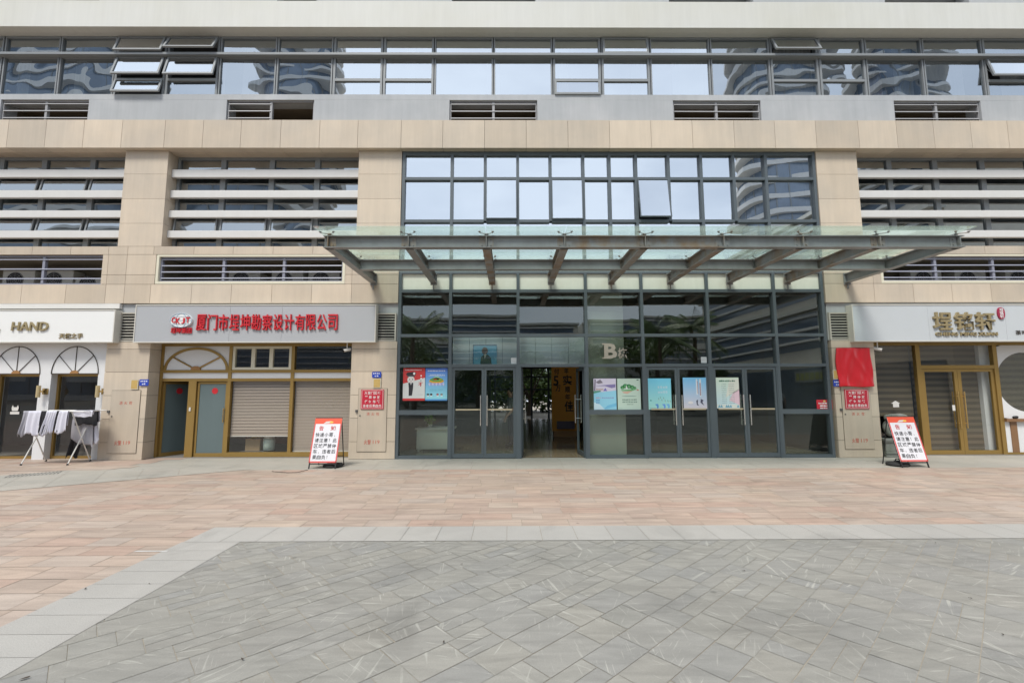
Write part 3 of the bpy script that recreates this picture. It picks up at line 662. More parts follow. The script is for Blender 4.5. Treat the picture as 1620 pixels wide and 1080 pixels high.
door_leaf(a, m_-.003, 1, M['mull'], M['lobbygl'], M['chrome'], dz-hw-.004, swing=86, y=11.12, bar=False); door_leaf(m_+.003, c, -1, M['mull'], M['lobbygl'], M['chrome'], dz-hw-.004, swing=86, y=11.12, bar=False)

# ------------------------------------------------------------------ lobby interior
fl = rows(lobX0, lobX1+.8, 11.16, 25, .8, .8, .8, .003)
fl = [[(min(max(x, lobX0), lobX1), y) for x, y in q] for q in fl]
fl = [q for q in fl if q[1][0]-q[0][0] > .05]
bmf = MB()
for q in fl: bmf.quad(*[(x, y, .012) for x, y in q])
bmf.build('lobby_floor', M['floor'], BL)
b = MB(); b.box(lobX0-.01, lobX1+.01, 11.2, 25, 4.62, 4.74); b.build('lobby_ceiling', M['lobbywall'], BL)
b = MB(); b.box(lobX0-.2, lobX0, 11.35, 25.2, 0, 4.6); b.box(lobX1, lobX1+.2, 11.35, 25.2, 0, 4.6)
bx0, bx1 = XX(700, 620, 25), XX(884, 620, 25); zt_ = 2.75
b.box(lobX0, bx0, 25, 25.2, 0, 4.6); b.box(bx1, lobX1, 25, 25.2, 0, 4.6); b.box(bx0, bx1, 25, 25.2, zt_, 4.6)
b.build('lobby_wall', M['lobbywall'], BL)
f = MB()
for px in (775, 841, 783, 868): xq = XX(px, 620, 25); f.box(xq-.05, xq+.05, 24.96, 25.1, 0, zt_)
f.box(bx0, XX(775, 620, 25), 24.9, 24.99, 0, 2.75)
for z in (1.62, 2.3): f.box(bx0, bx1, 24.97, 25.09, z-.04, z+.04)
f.build('rear_window_frame', M['mull'], BL)
# bulkhead of pale tiles, column panel by the glass
x0, x1 = lmx[1]+.02, lmx[3]+.02
b = MB(); panels(b, span(x0, x1, 8), [zc[3]-.0, (zc[3]+zc[2])/2, zc[2]+.02], 11.42, 11.5, .004); b.build('bulkhead', M['bulk'], BL)
MB().box(x0, x1, 11.51, 11.6, zc[3]-.0, zc[2]+.02).build('bulkhead_backing', M['dark'], BL)
x0, x1 = XX(931, 600, 11.3), XX(988, 600, 11.35)
b = MB(); panels(b, [x0, x1], [.012, 1.2, 2.4, 3.6, 4.6], 11.32, 12.0, .003); b.build('lobby_column', M['colpan'], BL)

# ------------------------------------------------------------------ piers and shop fronts
zp_top = ZZ(590, 541, Yw)+.02
def pier(x0, x1, zjs, yb=11.36, door=None):
    b = MB(); zs = [.01]+zjs+[zp_top]
    for e, f in zip(zs, zs[1:]): b.box(x0, x1, Yw, yb, e+.004, f-.004)
    o = b.build('pier', M['tan'], BL); MB().box(x0+.012, x1-.012, Yw+.02, yb-.01, .012, zp_top).build('pier_core', M['joint'], o); return o
pj = [ZZ(590, q) for q in (698.3, 661, 624.4, 587.5, 551.4)]
P1 = (XX(168.5, 552), XX(239, 552)); P1 = (XX(153.5, 722), XX(224, 722))
P2 = (XX(551, 715), XX(624.2, 715)); P3 = (XX(1328, 715), XX(1396.5, 715))
for p in (P1, P2, P3): pier(p[0], p[1], pj)
rY = 11.36
zTop = ZZ(400, 541, 11.0)
# middle shop, gold frame
a, c = P1[1]+.005, P2[0]-.005
zh = [ZZ(400, q, rY) for q in (547.5, 587, 600.5)]
v1, v2, v0 = XX(366, 547, rY), XX(464.5, 547, rY), XX(291, 715, rY)
f = MB(); f.box(a, a+.06, rY, rY+.1, 0, zh[0]+.05); f.box(c-.05, c, rY, rY+.1, 0, zh[0]+.05)
f.box(a, c, rY-.01, rY+.1, zh[0], zp_top)
for z in zh[1:]: f.box(a+.06, c-.05, rY+.002, rY+.1, z-.035, z+.035)
for x in (v1, v2): f.box(x-.04, x+.04, rY-.002, rY+.102, 0, zh[0])
f.box(v1-.04, c, rY-.004, rY+.098, .02, .13)
f.box(v0-.0, v0+.19, rY-.003, rY+.101, 0.0, zh[2]-.03)
f.build('shopfront_frame', M['gold'], BL)
MB().box(a+.06, c-.05, rY+.03, rY+.06, zh[2]+.035, zh[1]-.035).build('shopfront_strip', M['white2'], BL)
# arched fanlight
af = MB().box(a+.06, v1-.04, rY+.03, rY+.06, zh[1]+.035, zh[0]).build('fanlight', M['white2'], BL)
cx, cz = (a+v1)/2+.01, zh[1]+.035; R_ = (v1-a)/2-.06; hR = (zh[0]-cz)*.96
g = MB(); n = 28
for i in range(n):
    t0, t1 = math.pi*i/n, math.pi*(i+1)/n
    g.prism([(cx+R_*math.cos(t0), cz+hR*math.sin(t0)), (cx+R_*math.cos(t1), cz+hR*math.sin(t1)), (cx+(R_-.06)*math.cos(t1), cz+(hR-.06)*math.sin(t1)), (cx+(R_-.06)*math.cos(t0), cz+(hR-.06)*math.sin(t0))], rY+.002, rY+.03)
for t in (rad(38), rad(142)): g.tube((cx+.1*math.cos(t), rY+.015, cz+.08*math.sin(t)), (cx+(R_-.03)*math.cos(t), rY+.015, cz+(hR-.03)*math.sin(t)), .02, 6)
g.build('arch_bar', M['gold'], af)
def boss(cx, cz, r, y, parent, m=M['timber']):
    MB().prism([(cx+r*math.cos(math.pi*i/12), cz+r*.8*math.sin(math.pi*i/12)) for i in range(13)], y-.02, y+.02).build('boss', m, parent)
boss(cx, cz, .12, rY+.012, af)
# three small white windows and a dark transom pane
x0, x1 = v1+.045, v2-.045
f = MB(); f.frame(x0, x1, zh[1]+.037, zh[0]-.002, rY+.01, rY+.08, .06); s3 = (x1-x0-.12)/3
for k in (1, 2): f.box(x0+.06+s3*k-.045, x0+.06+s3*k+.045, rY+.012, rY+.078, zh[1]+.097, zh[0]-.062)
o = f.build('transom_window', M['cream'], BL)
for k in range(3): pane(x0+.06+s3*k+.04*(k > 0), x0+.06+s3*(k+1)-.04*(k < 2), zh[1]+.09, zh[0]-.06, rY+.05, M['shopgl'], o, tilt=.2)
pane(v2+.04, c-.05, zh[1]+.035, zh[0], rY+.05, M['shopgl'], BL, 'shop_pane', .1)
# blinds behind two panes
def blind(x0, x1, z0, z1, y, fold):
    b = MB(); n = int((z1-z0)/.073)
    for i in range(n):
        zb = z1-(i+1)*(z1-z0)/n; zt__ = z1-i*(z1-z0)/n-.007*fold
        b.quad((x0, y-.006*fold, zb), (x1, y-.006*fold, zb), (x1, y, zt__), (x0, y, zt__))
    o = b.build('roller_blind', M['blind'], BL); MB().box(x0, x1, y-.012, y+.012, z0-.02, z0).build('bottom_rail', M['offwhite'], o)
    MB().quad((x0, y+.012, z0), (x1, y+.012, z0), (x1, y+.012, z1), (x0, y+.012, z1)).build('sheer_layer', M['blinddark'], o)
zb1 = ZZ(410, 689, rY+.1)
blind(v1+.05, v2-.05, zb1, zh[2]-.03, rY+.11, 1.6); blind(v2+.05, c-.06, .15, zh[2]-.03, rY+.11, .6)
pane(v1+.04, v2-.04, .13, zh[2]-.035, rY+.05, M['shopgl'], BL, 'shop_pane', .05); pane(v2+.04, c-.05, .13, zh[2]-.035, rY+.05, M['shopgl'], BL, 'shop_pane', .05)
# shop doors: one swung in, one shut, both frosted
def frosted_door(x0, x1, swing, hs):
    hx_ = x0 if hs > 0 else x1; y = rY+.06
    Mx = Matrix.Translation((hx_, y, 0)) @ Matrix.Rotation(rad(swing)*(1 if hs > 0 else -1), 4, 'Z') @ Matrix.Translation((-hx_, -y, 0))
    o = MB().frame(x0, x1, .02, zh[2]-.05, y-.02, y+.02, .05, .09, .05).build('shop_door', M['gold'], BL, Mx=Mx)
    MB().box(x0+.05, x1-.05, y-.005, y+.005, .11, zh[2]-.1).build('pane', M['frost'], o, Mx=Mx)
    xm = (x0+x1)/2+.05; MB().lathe([(.075, -.002), (.075, .002)], (0, 0, 0), 20).build('red_disc', M['red'], o, Mx=Mx @ Matrix.Translation((xm, y-.008, 1.62)) @ Matrix.Rotation(math.pi/2, 4, 'X'))
    hxp = x1-.06 if hs > 0 else x0+.06
    MB().tube((hxp, y-.05, .85), (hxp, y-.05, 1.2), .012).tube((hxp, y-.05, .9), (hxp, y, .9), .008).tube((hxp, y-.05, 1.15), (hxp, y, 1.15), .008).build('handle', M['brass'], o, Mx=Mx)
frosted_door(a+.065, v0-.005, 66, 1); frosted_door(v0+.20, v1-.045, 0, 1)
MB().box(v0+.06, v0+.10, rY-.022, rY-.004, 1.13, 1.22).build('door_bell', M['offwhite'], BL)
# shop interiors
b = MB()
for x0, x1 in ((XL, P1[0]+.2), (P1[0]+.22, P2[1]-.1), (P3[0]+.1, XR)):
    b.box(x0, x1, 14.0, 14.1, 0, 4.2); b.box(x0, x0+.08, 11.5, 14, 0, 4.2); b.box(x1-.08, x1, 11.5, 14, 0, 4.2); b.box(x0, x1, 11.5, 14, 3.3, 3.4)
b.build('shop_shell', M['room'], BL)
sf = MB()
for x0, x1 in ((XL, P1[0]+.1), (P1[1]-.1, P2[0]+.1), (P3[1]-.1, XR)): sf.box(x0, x1, 11.30, 14.05, -.02, .018)
sf.build('shop_floor', mat('shop_floor_tile', (.22, .21, .2), .4), BL)
# zone over the shops hidden by the signs
for xa_, xb_ in ((XL, P2[1]), (P3[0]-.02, XR)): MB().box(xa_, xb_, 11.06, 11.4, zp_top+.01, zLow-.002).build('sign_backing_wall', M['grey'], BL)
# left shop: white wall with two arched windows
wY = 11.1
zA = ZZ(118, 591, wY); zAt = ZZ(118, 548, wY)
arcs = [(XX(81.5, 591, wY), XX(155.5, 591, wY)), (XX(-11, 591, wY), XX(63.3, 591, wY)), (XX(-104, 591, wY), XX(-30, 591, wY)), (XX(-197, 591, wY), XX(-123, 591, wY))]
b = MB(); xr = P1[0]-.003
for x0, x1 in arcs:
    b.box(x1, xr, wY, wY+.28, .01, zA); xr = x0
b.box(XL, xr, wY, wY+.28, .01, zA); b.box(XL, P1[0]-.003, wY, wY+.28, zA+.001, zp_top+.005)
b.build('shop_wall', M['white2'], BL)
zt_s = zA-.30
for x0, x1 in arcs:
    f = MB(); f.frame(x0, x1, .01, zA-.002, wY+.16, wY+.22, .05, .06, .06)
    o = f.build('arched_window', M['gold'], BL)
    pane(x0+.05, x1-.05, .07, zA-.06, wY+.19, M['shopgl'], o, tilt=.05)
    cx, R_ = (x0+x1)/2, (x1-x0)/2; hR = zAt-zA; l = MB()
    pts = [(cx+R_*math.cos(math.pi*i/24), wY-.008, zA+hR*math.sin(math.pi*i/24)) for i in range(25)]
    l.path(pts, .011, 5)
    for t in (rad(42), rad(90), rad(138)): l.tube((cx+.08*math.cos(t), wY-.008, zA+.08*math.sin(t)), (cx+R_*math.cos(t), wY-.008, zA+hR*math.sin(t)), .009, 5)
    l.build('fanlight_bar', M['lattice'], o); boss(cx, zA, .1, wY-.01, o)
    MB().box(x0, x1, wY-.012, wY+.003, zA-.012, zA+.01).build('fanlight_base', M['lattice'], o)
# right shop: gold frame, double door, white wall with round window
x0 = P3[1]+.005; x9 = XX(1572, 546, rY); m1 = XX(1450.5, 546, rY)
zt3 = ZZ(1500, 580, rY)
f = MB(); f.box(x0, XR, rY-.01, rY+.1, ZZ(1500, 546, rY), zp_top); f.box(m1-.055, m1+.055, rY, rY+.1, 0, ZZ(1500, 546, rY)); f.box(x9-.045, x9+.06, rY, rY+.1, 0, ZZ(1500, 546, rY))
f.box(m1+.055, x9-.045, rY+.002, rY+.098, zt3-.05, zt3+.04); f.box(x0, m1-.055, rY+.004, rY+.09, .02, .09); f.box(x9+.06, XR, rY+.004, rY+.09, .02, .07)
f.build('shopfront_frame', M['gold'], BL)
pane(x0, m1-.055, .09, ZZ(1500, 546, rY), rY+.05, M['shopgl'], BL, 'shop_pane', .05); pane(m1+.055, x9-.045, zt3+.04, ZZ(1500, 546, rY), rY+.05, M['shopgl'], BL, 'shop_pane', .05)
m_ = (m1+x9)/2
for (a, c, hs) in ((m1+.06, m_-.003, 1), (m_+.003, x9-.05, -1)):
    door_leaf(a, c, hs, M['gold'], M['shopgl'], M['brass'], zt3-.055, y=rY+.05, st=.085, bar=False, name='shop_door', hz=(.66, 1.56))
b = MB(); xw0 = x9+.06; cx, cz = XX(1621, 604, rY+.05), ZZ(1621, 604, rY+.05); R_ = 46.5/720*11.5
zW0, zW1 = ZZ(1600, 662, rY), ZZ(1600, 546, rY); nseg = 48; xw1 = cx+R_+1.2
ring = [(cx+R_*math.cos(2*math.pi*i/nseg), cz+R_*math.sin(2*math.pi*i/nseg)) for i in range(nseg)]
def outer(x, z):
    dx, dz = x-cx, z-cz; k = min(((xw1-cx)/dx if dx > 1e-6 else (xw0-cx)/dx if dx < -1e-6 else 9e9), ((zW1-cz)/dz if dz > 1e-6 else (zW0-cz)/dz if dz < -1e-6 else 9e9)); k = max(k, 1.0)
    return (cx+dx*k, cz+dz*k)
for i in range(nseg):
    p, q = ring[i], ring[(i+1) % nseg]; P_, Q_ = outer(*p), outer(*q)
    b.prism([p, P_, Q_, q], rY+.02, rY+.09)
for zc_ in (zW0, zW1):
    for xc_ in (xw0, xw1): b.prism([(xc_, zc_), outer(xc_*.999+cx*.001, zc_), outer(xc_, zc_*.98+cz*.02)], rY+.02, rY+.09)
b.box(xw1, XR, rY+.02, rY+.09, .01, zW1); b.build('round_window_wall', M['white2'], BL)
MB().prism(ring, rY+.06, rY+.064).build('round_pane', M['shopgl'], BL)
MB().box(xw0-.0, xw1, rY-.06, rY+.1, zW0-.07, zW0-.002).box(xw0+.14, xw0+.3, rY, rY+.08, .07, zW0-.07).build('counter', mat('walnut_counter', (.23, .125, .06), .45, var=.15), BL)
MB().box(xw0, xw0+.14, rY+.02, rY+.08, .07, zW0-.07).box(xw0+.3, xw1-.004, rY+.02, rY+.08, .07, zW0-.07).build('counter_front', M['white2'], BL)
# sheer dark blinds behind the right shop glass, white column inside
def sheer(x0, x1, z0, z1, y):
    b = MB(); n = int((z1-z0)/.075)
    for i in range(n):
        zb = z0+i*(z1-z0)/n; b.m = i % 2; b.quad((x0, y, zb), (x1, y, zb), (x1, y, zb+(z1-z0)/n), (x0, y, zb+(z1-z0)/n))
    b.build('sheer_blind', [mat('brown_sheer', (.15, .122, .085), .9), mat('brown_sheer_gap', (.085, .07, .05), .9)], BL)
sheer(x0+.02, m1-.06, .95, 3.1, rY+.2); sheer(m1+.06, x9-.1, .1, 3.1, rY+.3); sheer(x9+.1, XR-.3, .9, 3.1, rY+.2)
MB().box(XX(1548, 620, 11.75), XX(1571, 620, 11.75), 11.56, 11.62, .02, 3.25).box(XX(1543, 620, 11.75), XX(1548, 620, 11.75)-.002, 11.562, 11.9, .02, 3.25).build('inner_column', M['white2'], BL)
# vent grilles beside the signs
def vent(x0, x1, z0, z1):
    b = MB(); y = 11.0; b.frame(x0, x1, z0, z1, y, y+.06, .035); n = 9
    for i in range(n):
        z = z0+.04+(z1-z0-.08)*(i+.5)/n
        b.add([(x0+.03, y+.005, z-.018), (x1-.03, y+.005, z-.018), (x1-.03, y+.045, z+.012), (x0+.03, y+.045, z+.012)], [(0, 1, 2, 3)])
    o = b.build('vent_grille', mat('vent_metal', (.44, .42, .37), .5), BL); MB().box(x0+.01, x1-.01, y+.051, y+.058, z0, z1).build('backing', M['dark'], o)
vent(XX(184, 520), XX(214.5, 520), ZZ(195, 540), ZZ(195, 494)); vent(XX(594, 520), XX(626.5, 520), ZZ(610, 539.5), ZZ(610, 495)); vent(XX(1313, 520), XX(1345, 520), ZZ(1330, 538), ZZ(1330, 494))

# ------------------------------------------------------------------ glass canopy
cYf, cYr = 8.2, 10.97
cz0, cz1 = ZZ(892, 392.7, cYf), ZZ(892, 374.3, cYf)
CN = thing('entrance_canopy', 'green glass canopy on rust-stained grey steel beams over the lobby doors', 'canopy', (XX(1018, 390, 9.5), 10.9, cz0))
bxs = [XX(q, 385, cYf) for q in (520.5, 647, 769.5, 893, 1019.5, 1143, 1267.5, 1388.5, 1514)]
rust = mat('rusty_steel', (.25, .255, .255), .6, var=.25, scale=4, tint=(.235, .165, .105), tscale=3.2, streak=.2)
for i, x in enumerate(bxs):
    b = MB(); b.box(x-.075, x+.075, cYf+.02, cYr, cz0, cz0+.014); b.box(x-.075, x+.075, cYf+.02, cYr, cz1-.014, cz1); b.box(x-.006, x+.006, cYf+.02, cYr, cz0+.014, cz1-.014)
    b.box(x-.08, x+.08, cYr, cYr+.02, cz0-.05, cz1+.02)
    b.box(x-.012, x+.012, cYr-.02, cYr+.015, cz0-.16, cz0-.002)
    o = b.build('beam', rust if 2 <= i <= 7 else M['steel'], CN)
    s_ = MB(); s_.box(x-.006, x+.006, cYf-.074, cYf-.002, cz0+.016, cz1-.016).build('stiffener', rust, o)
    for sg in (-1, 1):
        if (i == 0 and sg < 0) or (i == 8 and sg > 0): continue
        p = MB(); p.box(x+sg*.025, x+sg*.135, cYf-.012, cYf-.004, cz0+.02, cz1-.02)
        for z in (cz0+.06, cz1-.06): p.tube((x+sg*.085, cYf-.03, z), (x+sg*.085, cYf-.012, z), .014, 6)
        p.build('splice_plate', rust, o)
def purlin(y, xa, xb, m):
    b = MB(); b.box(xa, xb, y-.075, y+.075, cz0, cz0+.014); b.box(xa, xb, y-.075, y+.075, cz1-.014, cz1); b.box(xa, xb, y-.004, y+.004, cz0+.014, cz1-.014); return b.build('purlin', m, CN)
cYm = 9.75
for i in range(8):
    purlin(cYf, bxs[i]+(.09 if i else -.08)*0 + (-.08 if i == 0 else .002), bxs[i+1]+(.08 if i == 7 else -.002), M['steel'] if i not in (3, 4) else rust)
    purlin(cYm, bxs[i]+.078, bxs[i+1]-.078, M['steel'])
gz = ZZ(892, 358.6, 7.85)
xe = [XX(494, 361, 7.85)]+bxs[1:8]+[XX(1547, 358, 7.85)]
for a, c in zip(xe, xe[1:]):
    for y0, y1 in ((7.85, 9.45), (9.46, 10.98)): MB().box(a+.006, c-.006, y0, y1, gz, gz+.014).build('glass_panel', M['canopygl'], CN)
for x in bxs:
    for y in (cYf, cYm):
        b = MB(); b.tube((x, y, cz1), (x, y, cz1+.05), .014, 8); b.lathe([(.028, 0), (.03, .02), (.018, .035)], (x, y, cz1+.03), 10)
        for sx, sy in ((-1, -1), (1, -1), (-1, 1), (1, 1)):
            e = Vector((x+sx*.12, y+sy*.12, gz-.03)); b.tube((x, y, cz1+.05), e, .009, 6, .006); b.tube(e, e+Vector((0, 0, .03)), .012, 6); b.lathe([(.024, 0), (.024, .012)], e+Vector((0, 0, .016)), 10)
        b.build('spider_fitting', rust, CN)

# ------------------------------------------------------------------ shop signs
def signbox(name, label, x0, x1, z0, z1, y0, m, trim=True, seams=()):
    t = thing(name, label, 'sign', ((x0+x1)/2, 11.0, z0))
    b = MB(); xs = [x0]+[q for q in seams if x0 < q < x1]+[x1]
    for a, c in zip(xs, xs[1:]): b.box(a+.002, c-.002, y0, 11.05, z0, z1)
    b.build('panel', m, t)
    if trim: MB().frame(x0-.02, x1+.02, z0-.02, z1+.02, y0-.012, 11.052, .022).build('trim', M['trim'], t)
    return t
sY = 10.86
sx = lambda p: XX(p, 510, sY)
sz = lambda p, q=400: ZZ(q, p, sY)
T = signbox('shop_sign', 'grey shop sign with red Chinese lettering and oval logo', sx(214.5), sx(593.5), sz(540.3), sz(483.2), sY, M['signgrey'], True, [sx(363.5), sx(446)])
MB().prism([(sx(288)+(sx(305.5)-sx(288))*math.cos(2*math.pi*i/28), sz(507)+(sz(496)-sz(507))*math.sin(2*math.pi*i/28)) for i in range(28)], sY-.04, sY).build('emblem', M['signwhite'], T)
ex, ez, ra, rb_ = sx(288), sz(507), sx(305.5)-sx(288), sz(496)-sz(507)
g = MB()
for k in (.97, .5): g.path([(ex+ra*k*math.cos(2*math.pi*i/28), sY-.043, ez+rb_*.97*math.sin(2*math.pi*i/28)) for i in range(29)], .006, 4)
for k in (-.55, 0, .55): hw_ = math.sqrt(1-k*k)*.97; g.tube((ex-ra*hw_, sY-.043, ez+rb_*k), (ex+ra*hw_, sY-.043, ez+rb_*k), .005, 4)
g.build('emblem_line', mat('logo_blue_line', (.30, .42, .52), .5), T)
for ch_, (a_, c_, d_) in zip('CKJT', ((273.5, 279.5, 0), (280.5, 287, 1.2), (289, 294.5, 1.2), (296, 302.5, 0))): letters(ch_, sx(a_), sx(c_), sz(511+d_), sz(502+d_), sY-.055, .01, M['red'], T, off=.02)
letters('埕坤集团', sx(272), sx(305), sz(527), sz(518), sY-.03, .03, M['red'], T, off=.01)
name_ = '厦门市埕坤勘察设计有限公司'
xa, xb = sx(311.5), sx(536); stp = (xb-xa)/13
for i, ch in enumerate(name_): letters(ch, xa+i*stp+.012, xa+(i+1)*stp-.02, sz(522.5), sz(497.5), sY-.045, .045, M['red'], T, off=.007)
T = signbox('shop_sign', 'white shop sign with bronze letters HAND', XL+.3, XX(180, 515, 10.84), ZZ(90, 540.5, 10.84), ZZ(90, 491, 10.84), 10.84, M['signwhite'])
MB().box(XL+.3, XX(190, 486, 10.98), 10.96, 11.05, ZZ(90, 490, 10.98)+.03, ZZ(90, 480.5, 10.98)).build('upper_trim', M['offwhite'], T)
q84 = lambda a, b_: (XX(a, 515, 10.84), XX(b_, 515, 10.84))
letters('HAND', *q84(20, 78), ZZ(50, 523, 10.84), ZZ(50, 509.3, 10.84), 10.805, .035, M['bronze'], T, off=.012, shear=.06)
letters('ANGEL', *q84(-78, 1.5), ZZ(50, 523, 10.84), ZZ(50, 509.3, 10.84), 10.805, .035, M['bronze'], T, off=.012, shear=.06)
letters('天使之手', *q84(95.5, 133), ZZ(115, 535.3, 10.84), ZZ(115, 527, 10.84), 10.82, .02, M['bronze'], T, off=.018)
T = signbox('shop_sign', 'pale blue-grey shop sign with bronze Chinese lettering and red seal', sx(1350), XR-.2, sz(538.7, 1500), sz(482.5, 1500), sY, M['signlight'], True, [sx(1469), sx(1591)])
for ch, (a, c) in zip('埕铭轩', ((1474.5, 1504), (1508.5, 1537.5), (1541.5, 1572))): letters(ch, sx(a), sx(c), sz(522, 1500), sz(494, 1500), sY-.05, .05, M['bronze'], T, off=.018)
letters('CHENG MING XUAN', sx(1477), sx(1575), sz(531, 1500), sz(525.5, 1500), sY-.03, .03, M['bronze'], T, off=.03)
ex, ez = sx(1584), sz(495.5, 1584)
MB().prism([(ex+.088*math.cos(2*math.pi*i/24), ez+.145*math.copysign(abs(math.sin(2*math.pi*i/24))**.8, math.sin(2*math.pi*i/24))) for i in range(24)], sY-.03, sY).build('seal', mat('seal_red', (.33, .02, .06), .4), T)
letters('埕\n铭\n轩', ex-.045, ex+.045, ez-.12, ez+.12, sY-.036, .008, M['signwhite'], T, off=.01)
for ch, (a, c) in zip('茶叶', ((1604.5, 1613), (1614.5, 1623))): letters(ch, sx(a), sx(c), sz(529.5, 1608), sz(522.5, 1608), sY-.012, .012, M['lattice'], T)
# B building mark on the glass
T = thing('building_letter', 'bronze letter B with a small Chinese character on the glass above the open doors', 'sign', (XX(966, 556), 11.08, ZZ(966, 567)))
mb_ = mat('dull_bronze', (.42, .37, .31), .45, metal=.15)
x0, x1, z0, z1 = XX(954, 556, 11.05), XX(976.5, 556, 11.05), ZZ(960, 567, 11.05), ZZ(960, 543, 11.05)
letters('B', x0+.03, x1, z0, z1, 11.05, .025, mb_, T, off=.035)
MB().box(x0-.02, x0+.12, 11.049, 11.075, z0-.001, z0+.03).box(x0-.02, x0+.12, 11.049, 11.075, z1-.03, z1+.001).build('serif', mb_, T)
letters('栋', XX(977.5, 560, 11.05), XX(992, 560, 11.05), ZZ(985, 567, 11.05), ZZ(985, 550, 11.05), 11.05, .02, mb_, T, off=.012)

# ------------------------------------------------------------------ posters and plates
def place(pr, name, label, cat, px0, px1, py0, py1, Y, group=None):
    x0, x1 = XX(px0, (py0+py1)/2, Y), XX(px1, (py0+py1)/2, Y); z0, z1 = ZZ((px0+px1)/2, py1, Y), ZZ((px0+px1)/2, py0, Y)
    pr2 = pr(x1-x0, z1-z0); o = pr2.build(name, (x0, Y, z0)); return tag(o, label, cat, group)
W_, K_ = (.80, .80, .80), (.03, .03, .035)
pY = 11.085
def p_police(w, h):
    p = Print(w, h, (.70, .70, .69)); r = (.60, .05, .05)
    p.poly([(0, .52), (1, .70), (1, 1), (0, 1)], r); p.rect(0, 1, 0, .07, r); p.dashes(.08, .85, .93, .025, W_, 14)
    p.poly([(.12, .80), (.2, .86), (.48, .885), (.6, .84), (.56, .78), (.2, .77)], K_, 2); p.ell(.50, .83, .05, .04, W_, 3); p.poly([(.16, .735), (.54, .735), (.54, .77), (.2, .77)], (.06, .10, .11), 3)
    p.ell(.36, .64, .165, .11, (.74, .70, .68), 2); p.ell(.30, .65, .02, .018, K_, 3); p.ell(.43, .65, .02, .018, K_, 3); p.rect(.33, .40, .585, .595, (.3, .1, .1), 3)
    p.poly([(.24, .54), (.33, .55), (.36, .47), (.40, .55), (.47, .54), (.46, .38), (.42, .16), (.27, .15), (.27, .38)], K_, 3); p.poly([(.16, .13), (.44, .16), (.28, .15)], (.35, .42, .46), 2)
    p.text('不', .70, .90, .43, .56, (.55, .05, .05), off=.03); p.dashes(.79, .85, .60, .03, K_, 1); p.rect(.79, .85, .74, .78, W_, 2); p.rect(.79, .85, .66, .70, W_, 2); p.dashes(.68, .92, .18, .012, (.45, .45, .45), 8); return p
def p_blue(w, h):
    p = Print(w, h, (.12, .42, .72)); p.grad(0, 1, .05, 1, (.30, .68, .78), (.10, .22, .68), 14); p.rect(0, 1, 0, .05, (.10, .30, .62), 2)
    p.dashes(.1, .9, .90, .03, W_, 11, 3); p.dashes(.2, .9, .78, .02, W_, 9, 3); p.dashes(.14, .9, .755, .012, (.75, .85, .9), 15, 3)
    p.ell(.5, .60, .34, .07, (.70, .36, .03), 2); p.ell(.5, .64, .30, .06, (.12, .34, .08), 3); p.ell(.5, .69, .16, .05, (.35, .62, .40), 3); p.ell(.44, .645, .1, .02, (.5, .12, .04), 4); p.rect(.6, .74, .635, .66, (.55, .45, .05), 4)
    for i in range(9): p.poly([(.14+i*.08, .50), (.2+i*.08, .44), (.22+i*.08, .53), (.16+i*.08, .55)], (.42, .36, .66) if i % 2 else (.62, .58, .78), 3)
    p.dashes(.2, .8, .33, .018, (.08, .35, .35), 14, 3); p.dashes(.2, .75, .28, .012, (.1, .4, .5), 12, 3)
    for u, c_ in ((.12, K_), (.27, K_), (.56, (.4, .1, .1)), (.74, (.25, .25, .25))): p.ell(u, .19, .06, .03, c_, 3); p.rect(u-.04, u+.05, .13, .16, W_, 3)
    return p
def p_lav(w, h):
    p = Print(w, h, (.66, .60, .74)); p.poly([(0, .0), (1, 0), (1, .62), (0, .54)], (.30, .62, .80)); p.poly([(.0, .0), (.5, 0), (.25, .18), (0, .24)], (.62, .78, .88), 2); p.poly([(.45, .03), (1, .12), (1, .22), (.6, .14)], (.18, .50, .74), 2)
    p.poly([(.0, .52), (.33, .58), (.3, .62), (0, .60)], (.10, .30, .22), 2); p.poly([(.02, .62), (.05, .97), (.1, .97), (.07, .6)], (.16, .12, .2), 2); p.poly([(.1, .88), (.3, .97), (.42, .86), (.22, .83)], (.22, .19, .24), 2)
    p.poly([(.05, .76), (.5, .79), (.97, .82), (.97, .72), (.8, .69), (.5, .76)], (.24, .2, .42), 2); p.poly([(.42, .60), (.52, .70), (.6, .60)], (.2, .16, .5), 2)
    for i in range(6): p.ell(.13+i*.055, .65, .018, .022, (.45, .22, .1), 3)
    p.dashes(.1, .32, .37, .03, (.62, .25, .35), 3, 3); p.dashes(.36, .9, .37, .03, (.28, .2, .5), 6, 3)
    for v in (.20, .25, .30): p.dashes(.1, .28, v, .03, (.12, .25, .55), 3, 3)
    return p
def p_green(w, h):
    p = Print(w, h, (.54, .66, .58)); g1, g2 = (.05, .26, .10), (.16, .42, .18)
    for u, v, r_ in ((.22, .71, .09), (.34, .76, .11), (.5, .75, .11), (.64, .72, .10), (.76, .70, .06)): p.ell(u, v, r_, r_*.62, g1, 2); p.ell(u+.01, v-.01, r_*.5, r_*.3, g2, 3)
    p.poly([(.14, .63), (.9, .67), (.62, .60), (.2, .60)], g2, 3); p.poly([(.2, .575), (.65, .60), (.42, .51), (.26, .535)], (.66, .42, .32), 2); p.poly([(.36, .66), (.4, .8), (.44, .66)], W_, 4)
    p.ell(.88, .63, .05, .02, (.6, .2, .15), 4); p.ell(.5, .435, .32, .012, (.22, .34, .30), 2); p.rect(.84, .93, .94, .965, (.05, .12, .08), 2)
    for v, n in ((.30, 9), (.23, 9)): p.dashes(.2, .84, v, .045, (.22, .32, .27), n, 3, .8)
    p.dashes(.4, .68, .165, .02, (.05, .15, .1), 7, 3); p.dashes(.06, .2, .04, .012, (.3, .38, .33), 4, 3); return p
